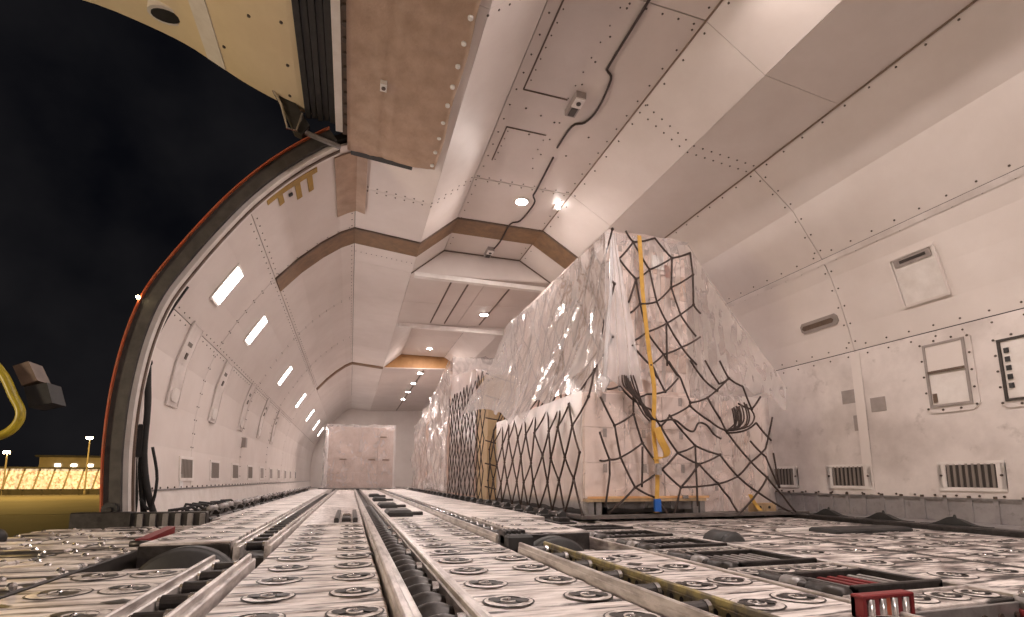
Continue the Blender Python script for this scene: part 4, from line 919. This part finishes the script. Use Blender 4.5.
# stretch film around the lower stacks
def film_wall(path, z0, z1, seed, amp, nz=14, hem=0.0, step=0.06, flare=0.0):
    pts = []
    for a, b in zip(path, path[1:]):
        l = math.hypot(b[0] - a[0], b[1] - a[1]); n = max(2, int(l / step))
        for k in range(n): pts.append((a[0] + (b[0] - a[0]) * k / n, a[1] + (b[1] - a[1]) * k / n))
    pts.append(path[-1])
    nrm = []
    for i in range(len(pts)):
        a = pts[max(i - 2, 0)]; b = pts[min(i + 2, len(pts) - 1)]; l = math.hypot(b[0] - a[0], b[1] - a[1]) or 1
        nrm.append(((b[1] - a[1]) / l, -(b[0] - a[0]) / l))
    def fn(u, v):
        i = min(int(round(u * (len(pts) - 1))), len(pts) - 1); x, y = pts[i]; nx, ny = nrm[i]
        zz = z0(i / len(pts), x, y) if callable(z0) else z0
        zt = z1(i / len(pts), x, y) if callable(z1) else z1
        zz += hem * fbm(x * 4, y * 4, seed, 1.0)
        z = zt + (zz - zt) * v
        d = amp * (abs(fbm(x * 3, y * 3, z * 1.1 + seed, 1.7)) * (0.25 + v) + 0.35 * math.sin((x + y) * 26 + 3 * fbm(x, y, seed, 1)) * v * 0.5) + flare * v * v
        return (x - nx * d * -1 * 1.0, y - ny * d * -1 * 1.0, z)
    return MB().grid(fn, len(pts) - 1, nz)
mb = film_wall([(1.945, 6.92), (1.945, 4.085), (3.165, 4.085)], 0.10, 1.15, 1.3, 0.02, hem=0.02)
t = thing('stretch_film', 'clear stretch film wrapped round the lower front cartons', 'plastic film', (2.5, 4.2, 0.1)); P(t, 'film', mb, 'wrap', True)
mb = film_wall([(3.19, 4.195), (4.09, 4.195), (4.09, 6.95)], 0.06, 1.20, 4.1, 0.05, hem=0.02)
t = thing('stretch_film', 'loose clear film round the right-hand carton stack', 'plastic film', (3.6, 4.2, 0.06)); P(t, 'film', mb, 'wrap', True)
# the big draped plastic sheet: left drape, front drape, right tent, top
sheet = thing('plastic_sheet', 'large clear plastic sheet draped over the nearest netted load', 'plastic sheet', (2.5, 5.5, 1.1))
def leftdrape(u, v):
    y = 7.15 - u * (7.15 - 4.06)
    hemz = 1.02 + 0.22 * (1 - u) + 0.09 * math.sin(u * 9 + 1) + 0.05 * math.sin(u * 31) + 0.12 * math.exp(-((u - 1.0) / 0.10) ** 2)
    z = 2.66 + (hemz - 2.66) * v - 0.04 * math.sin(u * math.pi) * (1 - v)
    dd, hh = (1 - u) * 3.1, v * 1.5; rr = math.hypot(dd, hh); phi = math.atan2(hh, dd + 0.05)
    fan = (1 - abs(math.sin(phi * 8 + 0.5 * fbm(y, z, 0.2, 1.1)))) ** 3 * 0.055 * min(1, rr)
    ver = (1 - abs(math.sin(9.5 * u + 1.2 * math.sin(u * 7)))) ** 3 * 0.09 * v * v
    fold = fan + ver + 0.03 * fbm(y * 2, z * 1.2, 9.1, 1.3) * v
    fl = 0.22 * v * (1 - math.exp(-((u - 1) / 0.16) ** 2)) + 0.10 * v ** 3
    x = 2.19 - fl - abs(fold) * 0.7 - 0.03 * fbm(y * 3, z * 3, 5.5, 1)
    x -= 0.25 * max(0, 1 - u / 0.10) * v
    y += 0.5 * max(0, 1 - u / 0.10) ** 1.0 * v * 0.9
    gather = math.exp(-((u - 1.0) / 0.12) ** 2) * v
    return (x - 0.03 * gather, y - 0.04 * gather, z)
def frontdrape(u, v):
    x = 2.2 + u * (4.20 - 2.2)
    zt = 2.66 - 0.03 * u if x < 3.10 else 2.64 - (x - 3.10) * 1.22
    hemz = 1.19 + 0.05 * math.sin(u * 11) + 0.03 * math.sin(u * 37) + 0.08 * fbm(x * 3, 2, 1, 1)
    z = zt + (hemz - zt) * v
    pull = (1 - u) ** 3 * v
    fold = math.sin(u * 60 + 5 * v * (1 - u) + 2 * fbm(x * 2, z, 3, 1)) * 0.04 * (0.2 + v) * (1 - u) ** 2.5
    y = 4.085 - abs(fold) - 0.025 * fbm(x * 3, z * 2, 7.7, 1)
    return (x - 0.10 * pull, y - 0.02, z)
def topsheet(u, v):
    x = 2.21 + u * 0.90; y = 4.06 + v * 3.05
    return (x, y, 2.67 + 0.02 * fbm(x * 3, y * 3, 1, 1) + 0.02)
def tentroof(u, v):
    x = 3.10 + u * 1.12; y = 4.06 + v * 3.0
    return (x, y, 2.66 - u * 1.38 - 0.10 * math.sin(math.pi * u) * (0.6 + 0.4 * math.sin(v * 7)) + 0.03 * fbm(x * 3, y * 3, 4, 1))
P(sheet, 'left_drape', MB().grid(leftdrape, 240, 36), 'sheet', True); P(sheet, 'front_drape', MB().grid(frontdrape, 110, 24), 'wrap', True)
P(sheet, 'top_fold', MB().grid(topsheet, 16, 30), 'sheet', True); P(sheet, 'tent_fold', MB().grid(tentroof, 20, 30), 'wrap', True)
P(sheet, 'corner_fold', MB().grid(lambda u, v: (2.22 + u * (0.05 + 0.32 * v) - 0.09 * v, 4.035 - (1 - abs(math.sin(u * 9 + 0.8 * v))) ** 2 * 0.05 * v - 0.02 * v, 2.64 + (1.19 + 0.05 * math.sin(u * 12) - 2.64) * v), 40, 24), 'sheet', True)
# twisted gather at the front corner
P(sheet, 'gather', MB().tube([(2.23, 4.03, 2.5), (2.19, 4.0, 2.0), (2.13, 3.98, 1.55), (2.10, 3.97, 1.25)], 0.018, 7), 'sheet', True)
P(sheet, 'gather_knot', MB().grid(lambda u, v: (2.10 + (0.05 + 0.02 * math.sin(6 * v + 14 * u)) * math.cos(2 * math.pi * u) * math.sin(math.pi * (0.1 + 0.8 * v)), 3.99 + 0.05 * math.sin(2 * math.pi * u) * math.sin(math.pi * (0.1 + 0.8 * v)), 1.28 - v * 0.16), 14, 8), 'sheet', True)

# cargo net over the nearest load
NET_LOW = [[(2.07,1.08),(2.2,0.83),(2.26,0.55),(2.39,0.29),(2.59,0.2),(2.73,0.04)],[(2.06,0.77),(2.15,0.53),(2.14,0.4),(2.09,0.13)],[(2.05,0.52),(2.15,0.53),(2.26,0.55)],[(2.2,0.83),(2.4,0.94),(2.47,0.68),(2.26,0.55)],[(2.41,1.1),(2.4,0.94)],[(2.28,1.19),(2.41,1.07),(2.59,0.99),(2.68,0.84),(2.84,0.6),(2.66,0.45),(2.47,0.68)],[(2.13,1.15),(2.28,1.19)],[(2.39,0.29),(2.66,0.45),(2.85,0.29),(2.77,0.04)],[(2.85,0.29),(3.07,0.5),(2.84,0.6)],[(2.68,0.84),(2.77,0.93),(2.99,1.04),(3.0,1.07),(3.21,1.13),(3.45,1.33),(3.61,1.26),(3.7,1.04)],[(2.99,1.04),(3.21,0.9),(3.38,0.82)],[(3.62,0.83),(3.75,0.91),(3.92,0.74)],[(2.84,0.6),(3.04,0.67),(3.3,0.59),(3.07,0.5),(3.27,0.32),(2.85,0.29)],[(3.27,0.32),(3.49,0.39),(3.3,0.59)],[(3.49,0.39),(3.71,0.24),(3.45,0.03)],[(3.27,0.32),(3.38,0.19),(3.47,0.04)],[(2.77,0.95),(3.04,0.67)],[(3.21,1.13),(3.33,0.94),(3.4,0.8),(3.59,0.58),(3.82,0.38),(3.99,0.21),(4.13,0.05)],[(3.49,0.39),(3.63,0.52),(3.85,0.66),(3.94,0.97)],[(3.71,0.24),(4.09,0.04)],[(3.67,0.73),(3.84,0.58),(3.96,0.28)],[(3.94,0.62),(3.96,0.28)],[(3.62,0.83),(3.4,0.8),(3.38,0.82)],[(2.39,0.29),(2.12,0.07)],[(3.82,0.38),(3.71,0.24)],[(2.59,1.45),(2.73,1.16),(2.89,1.3)],[(2.73,1.16),(2.55,1.13),(2.41,1.09)],[(2.8,1.46),(2.92,1.3),(3.0,1.07)],[(3.03,1.48),(3.18,1.3),(3.33,1.2)],[(3.19,1.49),(3.34,1.27),(3.45,1.33)],[(3.36,1.5),(3.45,1.33)],[(3.04,0.67),(3.02,0.12)],[(2.47,0.65),(2.46,0.29)],[(3.7,1.04),(3.55,1.09)],[(3.7,1.04),(3.82,1.17)]]
NET_UP = [[(2.39,2.69),(2.47,2.59),(2.31,2.4),(2.48,2.22),(2.51,1.98),(2.58,1.72),(2.75,1.52),(2.89,1.32)],[(2.47,2.59),(2.7,2.66),(2.88,2.48),(3.11,2.58),(3.11,2.34),(2.87,2.19),(2.88,2.48)],[(2.47,2.59),(2.64,2.34),(2.48,2.22)],[(2.64,2.34),(2.88,2.48)],[(2.64,2.34),(2.69,2.02),(2.51,1.98)],[(2.69,2.02),(2.87,2.19)],[(2.69,2.02),(2.79,1.82),(2.58,1.72)],[(2.79,1.82),(3.11,2.04),(3.11,2.34)],[(2.87,2.19),(2.96,1.91),(3.11,1.72)],[(2.79,1.82),(2.94,1.6),(2.75,1.52)],[(2.94,1.6),(3.16,1.72)],[(2.41,1.58),(2.59,1.4),(2.66,1.28)],[(2.41,1.61),(2.58,1.72)],[(2.59,1.4),(2.75,1.52)],[(2.94,1.6),(3.1,1.44)],[(3.11,2.04),(3.19,1.96)],[(2.78,1.82),(2.78,1.41)],[(2.48,2.22),(2.39,1.98)],[(2.51,1.98),(2.4,1.88)]]
def ny(x, z):
    return 3.985 + (z - 0.06) * 0.022 + 0.012 * math.sin(x * 7 + z * 9)
for xa, xb in ((-0.94, -0.55), (0.99, 1.40)): deck('panel_lip', xa, xb, 2.872, 2.889, 0.040, 'dark_metal', 0.14)
def sag(a, b, k=5, s=0.012):
    return [Vector(a).lerp(Vector(b), i / k) - Vector((0, 0, s * math.sin(math.pi * i / k))) for i in range(k + 1)]
net = thing('cargo_net', 'dark rope cargo net over the nearest load', 'cargo net', (2.9, 4.0, 0.06))
fn_ = MB(); knots = {}
for pl in NET_LOW + NET_UP:
    for a, b in zip(pl, pl[1:]):
        fn_.tube(sag((a[0], ny(*a), a[1]), (b[0], ny(*b), b[1]), 4, 0.008), 0.0095, 6)
    for p in pl: knots[p] = knots.get(p, 0) + (2 if p not in (pl[0], pl[-1]) else 1)
for p in [q for q in knots if knots[q] > 2]: fn_.sphere((p[0], ny(*p), p[1]), 0.016, 7, 5)
P(net, 'front_mesh', fn_, 'rope', True)
sn = MB()
ncol = 9; nrow = 10; node = {}
def xside(z, y):
    return 1.875 + 0.035 * min(1, z / 1.0) + 0.31 * min(1, max(0, (z - 1.0) / 0.6))
rnd = random.Random(3)
for r in range(nrow + 1):
    for c in range(ncol + 1):
        z = 0.06 + r * 0.255 + (rnd.uniform(-0.05, 0.05) if r else 0)
        y = 4.02 + (c + (0.5 if r % 2 else 0)) * 0.335 + rnd.uniform(-0.06, 0.06)
        node[r, c] = (xside(z, y), min(y, 7.15), z)
for r in range(nrow):
    for c in range(ncol + 1):
        for dc in ((0, 1) if r % 2 else (-1, 0)):
            if (r + 1, c + dc) in node: sn.tube(sag(node[r, c], node[r + 1, c + dc], 4, 0.012), 0.0095, 6)
for p in node.values(): sn.sphere(p, 0.016, 7, 5)
P(net, 'side_mesh', sn, 'rope', True)
bn = MB()
for k in range(9):
    a = rnd.uniform(-0.07, 0.07)
    bn.tube(dense([(2.36 + a, 4.0, 1.28 + rnd.uniform(-.03, .02)), (2.37 + a * 1.2, 3.975, 1.19), (2.42 + a * .6, 3.97, 1.10), (2.50 + a * .4, 3.97, 0.98 + rnd.uniform(-.05, .05)), (2.62 + a, 3.985, 0.88)], 3), 0.008, 5)
for k in range(10):
    a = rnd.uniform(-0.13, 0.13)
    bn.tube(dense([(3.60 + a, 4.0, 1.08 + rnd.uniform(-.05, .05)), (3.60 + a * 1.1, 3.97, 0.96), (3.56 + a * .8, 3.97, 0.87 + rnd.uniform(-.03, .03)), (3.42 + a * .3, 3.985, 0.82)], 3), 0.008, 5)
bn.tube(dense([(2.66, 3.98, 0.88), (2.8, 3.975, 0.90), (2.92, 3.97, 0.82), (3.0, 3.97, 0.80), (3.06, 3.97, 0.88), (3.15, 3.97, 0.86), (3.22, 3.97, 0.78), (3.3, 3.97, 0.74)], 4), 0.010, 6)
P(net, 'bunched_rope', bn, 'rope', True)
# straps
def ribbon(pts, w, axis, t=0.004):
    mb = MB(); ax = Vector(axis) * (w / 2)
    pts = [Vector(p) for p in dense(pts, 3)]
    vs = []
    for p in pts: vs += [p - ax, p + ax]
    for p in pts: vs += [p - ax + Vector((0, t, 0)), p + ax + Vector((0, t, 0))]
    n = len(pts); o = 2 * n
    fs = [(2 * i, 2 * i + 1, 2 * i + 3, 2 * i + 2) for i in range(n - 1)] + [(o + 2 * i, o + 2 * i + 2, o + 2 * i + 3, o + 2 * i + 1) for i in range(n - 1)] + [(2 * i, 2 * i + 2, o + 2 * i + 2, o + 2 * i) for i in range(n - 1)] + [(2 * i + 1, o + 2 * i + 1, o + 2 * i + 3, 2 * i + 3) for i in range(n - 1)]
    return mb.add(vs, fs)
t = thing('lashing_strap', 'yellow lashing strap down the front of the nearest load', 'strap', (2.58, 3.97, 0.06))
P(t, 'webbing', ribbon([(2.53, 4.03, 2.66), (2.535, 4.02, 2.4), (2.54, 4.02, 2.12), (2.58, 4.0, 1.5), (2.61, 3.985, 1.17), (2.58, 3.975, 0.8), (2.60, 3.965, 0.44), (2.57, 3.955, 0.07)], 0.042, (1, 0, 0)), 'strap_yellow')
P(t, 'buckle', MB().bevbox(2.545, 2.605, 3.93, 3.955, 0.08, 0.19, 0.006), 'blue'); P(t, 'loose_tail', ribbon([(2.60, 3.95, 0.82), (2.63, 3.93, 0.70), (2.69, 3.94, 0.60), (2.66, 3.95, 0.55), (2.58, 3.955, 0.55)], 0.07, (1, 0, 0.3)), 'strap_yellow')
P(t, 'ratchet', MB().bevbox(2.57, 2.62, 3.93, 3.965, 0.40, 0.50, 0.006), 'steel')
t = thing('banding_strap', 'orange and yellow band along the bottom of the front cartons', 'strap', (2.5, 4.07, 0.19))
P(t, 'band', MB().box(1.95, 3.19, 4.035, 4.041, 0.192, 0.212), 'strap_orange'); P(t, 'clip', MB().box(2.9, 2.96, 4.029, 4.036, 0.186, 0.218), 'steel')
t = thing('tie_strap', 'short yellow tie at the pallet edge beside the wooden block', 'strap', (3.72, 4.0, 0.06))
P(t, 'webbing', ribbon([(3.68, 4.06, 0.22), (3.70, 4.03, 0.14), (3.74, 4.0, 0.07)], 0.045, (1, 0, 0)), 'strap_yellow')

# second load: tan boards under a fine net
slab_pallet('cargo_pallet', 1.86, 4.30, 7.32, 10.35, 'metal cargo pallet under the second, tan netted load')
for iz in range(4):
    z0 = 0.052 + iz * 0.48
    for iy in range(4): carton(1.96, 2.55, 7.50 + iy * 0.68, 7.50 + (iy + 1) * 0.68, z0, z0 + 0.48, 'carton_tan' if iy == 0 else 'carton', '%s, left side, %s behind the corner, row %s' % ('carton in second load', nth(iy), nth(iz)), 'cartons of the second load')
    for ix in range(2): carton(2.55 + ix * 0.7, 3.25 + ix * 0.7, 7.50, 8.18, z0, z0 + 0.48, 'carton_tan', '%s, front column %s, row %s from the bottom' % ('carton in second load', nth(ix), nth(iz)), 'cartons of the second load')
def hood(x0, x1, y0, y1, z0, z1, seed, amp, slope=0.0, nx=26, ny_=34, nz=20):
    mb = MB()
    def d(x, y, z): return amp * fbm(x * 1.6, y * 1.6, z * 1.3 + seed, 1.5)
    def zt(y): return z1 - slope * max(0, (y - y0) / (y1 - y0))
    mb.grid(lambda u, v: (x0 - abs(d(x0, y1 - u * (y1 - y0), v * 2)) * 1.2 - amp * v * .4, y1 - u * (y1 - y0), zt(y1 - u * (y1 - y0)) + (z0 - zt(y1 - u * (y1 - y0))) * v), ny_, nz)
    mb.grid(lambda u, v: (x0 + u * (x1 - x0) , y0 - abs(d(x0 + u * 2, y0, v * 2)), z1 + (z0 - z1) * v), nx, nz)
    mb.grid(lambda u, v: (x0 + u * (x1 - x0), y0 + v * (y1 - y0), zt(y0 + v * (y1 - y0)) + d(u * 3, v * 3, 2)), nx, ny_)
    return mb
t = thing('plastic_hood', 'dark smoky plastic hood over the second load', 'plastic sheet', (3, 8.9, 2.5)); P(t, 'film', hood(1.935, 4.1, 8.1, 10.3, 0.1, 2.16, 2.2, 0.05, -0.3), 'wrap_dark', True)
n2 = MB(); node = {}
for r in range(10):
    for c in range(11):
        z = 0.06 + r * 0.215; y = 7.36 + (c + (0.5 if r % 2 else 0)) * 0.28 + rnd.uniform(-0.03, 0.03)
        node[r, c] = (1.875 + 0.02 * min(1, z) - 0.02 * rnd.random() - (0.06 if z > 2 else 0), y, z + rnd.uniform(-0.05, 0.05))
for r in range(9):
    for c in range(11):
        for dc in ((0, 1) if r % 2 else (-1, 0)):
            if (r + 1, c + dc) in node: n2.tube(sag(node[r, c], node[r + 1, c + dc], 3, 0.008), 0.0075, 5)
for k in range(6):
    z = 0.25 + k * 0.34
    n2.tube(sag((1.9, 7.38, z), (2.9, 7.36, z + rnd.uniform(-.2, .2)), 6, 0.04), 0.010, 5)
t = thing('cargo_net', 'fine dark diamond net on the second load', 'cargo net', (1.9, 8.9, 0.06)); P(t, 'mesh', n2, 'rope', True)
# third and fourth loads: crumpled film
slab_pallet('cargo_pallet', 1.86, 4.30, 10.55, 13.6, 'metal cargo pallet under the third, film-wrapped load')
slab_pallet('cargo_pallet', 1.86, 4.30, 13.8, 16.9, 'metal cargo pallet under the fourth, lower film-wrapped load')
for (ya, top, lab, gp) in ((10.7, 5, 'carton in third film-wrapped load', 'cartons of the third load'), (13.95, 4, 'carton in fourth film-wrapped load', 'cartons of the fourth load')):
    for iz in range(top):
        z0 = 0.052 + iz * 0.48
        for iy in range(2 if iz == 4 else 4): carton(2.06, 2.7, ya + iy * 0.70, ya + (iy + 1) * 0.70, z0, z0 + 0.48, 'carton', '%s, %s back, row %s from the bottom' % (lab, nth(iy), nth(iz)), gp)
t = thing('plastic_hood', 'crumpled clear film over the third load, rising to a peak', 'plastic sheet', (3, 12, 0.1)); P(t, 'film', hood(1.99, 4.1, 10.6, 13.55, 0.08, 2.95, 5.2, 0.13, 0.60), 'wrap_heavy', True)
t = thing('plastic_hood', 'crumpled clear film over the fourth load', 'plastic sheet', (3, 15.4, 0.1)); P(t, 'film', hood(1.99, 4.1, 13.85, 16.85, 0.08, 2.35, 8.2, 0.12, 0.3), 'wrap_heavy', True)
# far load on the left at the end of the lanes
slab_pallet('cargo_pallet', -0.95, 1.45, 17.5, 20.5, 'metal cargo pallet under the far pinkish load at the lane end')
for iz in range(4):
    z0 = 0.052 + iz * 0.50
    for ix in range(4): carton(-0.72 + ix * 0.52, -0.20 + ix * 0.52, 17.65, 18.3, z0, z0 + 0.50, 'carton_dark', '%s, front column %s, row %s from the bottom' % ('carton in far load', nth(ix), nth(iz)), 'cartons of the far load')
t = thing('plastic_hood', 'clear film over the far load at the end of the lanes', 'plastic sheet', (0.3, 17.6, 0.1)); P(t, 'film', hood(-0.80, 1.42, 17.58, 20.4, 0.06, 2.12, 11.2, 0.08), 'wrap', True)
for k, (x, z) in enumerate(((-0.35, 0.95), (0.55, 0.95), (1.0, 0.95), (0.9, 1.7))):
    MB().box(x, x + 0.22, 17.50, 17.52, z, z + 0.05).build('dark_tag', 'seam_brown', label='dark tag on the far film-wrapped load, %s' % ('low left', 'low centre', 'low right', 'high right')[k], cat='tag', group='dark tags on the far load')

# ------------------------------------------------------------------ outside
MB().box(-700, 40, 94, 900, -5.3, -5.0).build('ground_apron', 'concrete', kind='structure'); MB().box(-700, 40, -80, 94, -5.32, -5.02).build('ground_asphalt', 'asphalt', kind='structure')
t = thing('terminal_shed', 'long low brightly lit cargo shed across the apron', 'building', (-90, 200, -5))
P(t, 'body', MB().box(-150, -50, 201, 215, -5, 3.2), 'shed'); P(t, 'roof', MB().box(-151, -49, 199.5, 216, 3.2, 3.7), 'shed_dark'); P(t, 'plinth', MB().box(-150, -50, 200.0, 201, -5.0, -3.2), 'shed_dark')
for k in range(22):
    x = -138 + k * 3.9
    q = MB().add([(x, 200.9, -3.2), (x + 3.3, 200.9, -3.2), (x + 4.6, 200.9, 3.1), (x + 1.3, 200.9, 3.1), (x, 201.0, -3.2), (x + 3.3, 201.0, -3.2), (x + 4.6, 201.0, 3.1), (x + 1.3, 201.0, 3.1)], [(0, 1, 2, 3), (7, 6, 5, 4), (0, 4, 5, 1), (2, 6, 7, 3), (1, 5, 6, 2), (3, 7, 4, 0)])
    P(t, 'lit_bay', q, 'lit_bay')
t = thing('terminal_hall', 'grey terminal hall behind the lit cargo shed', 'building', (-60, 240, -5))
P(t, 'body', MB().box(-113, -30, 240, 260, -5, 8.2), 'shed'); P(t, 'roof', MB().box(-114, -29, 239, 261, 8.2, 8.9), 'shed_dark')
for k in range(8): P(t, 'lit_window', MB().box(-108 + k * 5.2, -106.2 + k * 5.2, 239.8, 240, 4.6, 5.6), 'lamp_white')
def mast(x, y, h, label):
    t = thing('light_mast', label, 'lamp post', (x, y, -5), 'floodlight masts on the apron')
    P(t, 'pole', MB().cyl((x, y, -5), (x, y, h), 0.28, 10, 0.18), 'shed'); P(t, 'head', MB().box(x - 1.0, x + 1.0, y - 0.3, y + 0.3, h, h + 0.5), 'shed_dark'); P(t, 'lamp', MB().box(x - 0.85, x + 0.85, y - 0.45, y - 0.3, h - 0.25, h + 0.5), 'lamp_glow')
mast(-80.6, 198, 13.0, 'tall floodlight mast beside the door frame edge'); mast(-102.0, 199, 8.0, 'short floodlight mast above the left end of the lit shed'); mast(-79.3, 236, 13.0, 'floodlight mast behind, half hidden by the door frame')
# barrier in front of the shed
t = thing('apron_barrier', 'dark barrier rail in front of the lit shed', 'barrier', (-95, 196, -5))
P(t, 'rail', MB().box(-140, -55, 196, 196.2, -3.6, -3.3), 'shed_dark')
for k in range(18): P(t, 'post', MB().box(-139 + k * 4.8, -138.6 + k * 4.8, 196, 196.2, -5, -3.3), 'shed_dark')
# yellow loader arm with padded box, just outside the doorway
t = thing('loader_arm', 'curved yellow loader arm holding a dark box at the left edge', 'loader arm', (-1.75, 3.2, 0.6))
P(t, 'arm', MB().tube(dense([(-2.0, 3.2, 1.05), (-1.80, 3.2, 0.98), (-1.70, 3.2, 0.88), (-1.645, 3.2, 0.77), (-1.61, 3.2, 0.70), (-1.612, 3.2, 0.64), (-1.65, 3.2, 0.585), (-1.72, 3.2, 0.555), (-1.85, 3.2, 0.545), (-2.1, 3.2, 0.54)], 5), 0.021, 10), 'yellow_paint', True)
def tilted(x, z, w, h, y0, y1, ang):
    c, s = math.cos(ang), math.sin(ang)
    return MB().prism([(x + a * c - b * s, z + a * s + b * c) for a, b in ((-w / 2, -h / 2), (w / 2, -h / 2), (w / 2, h / 2), (-w / 2, h / 2))], y0, y1)
P(t, 'hood', tilted(-1.625, 0.895, 0.07, 0.11, 3.23, 3.36, 0.45), 'seam_brown'); P(t, 'box', tilted(-1.56, 0.785, 0.10, 0.11, 3.23, 3.37, 0.30), 'black_strap')
t = thing('rubber_buffer', 'black rounded rubber buffer on the doorway edge at far left', 'buffer', (-1.75, 3.1, 0.0))
P(t, 'roll', MB().cyl((-2.05, 3.62, 0.03), (-1.86, 3.62, 0.03), 0.05, 16).sphere((-1.86, 3.62, 0.03), 0.05, 14, 8), 'rubber', True); P(t, 'mount', MB().box(-2.0, -1.93, 3.58, 3.66, -0.1, 0.0), 'dark_metal')
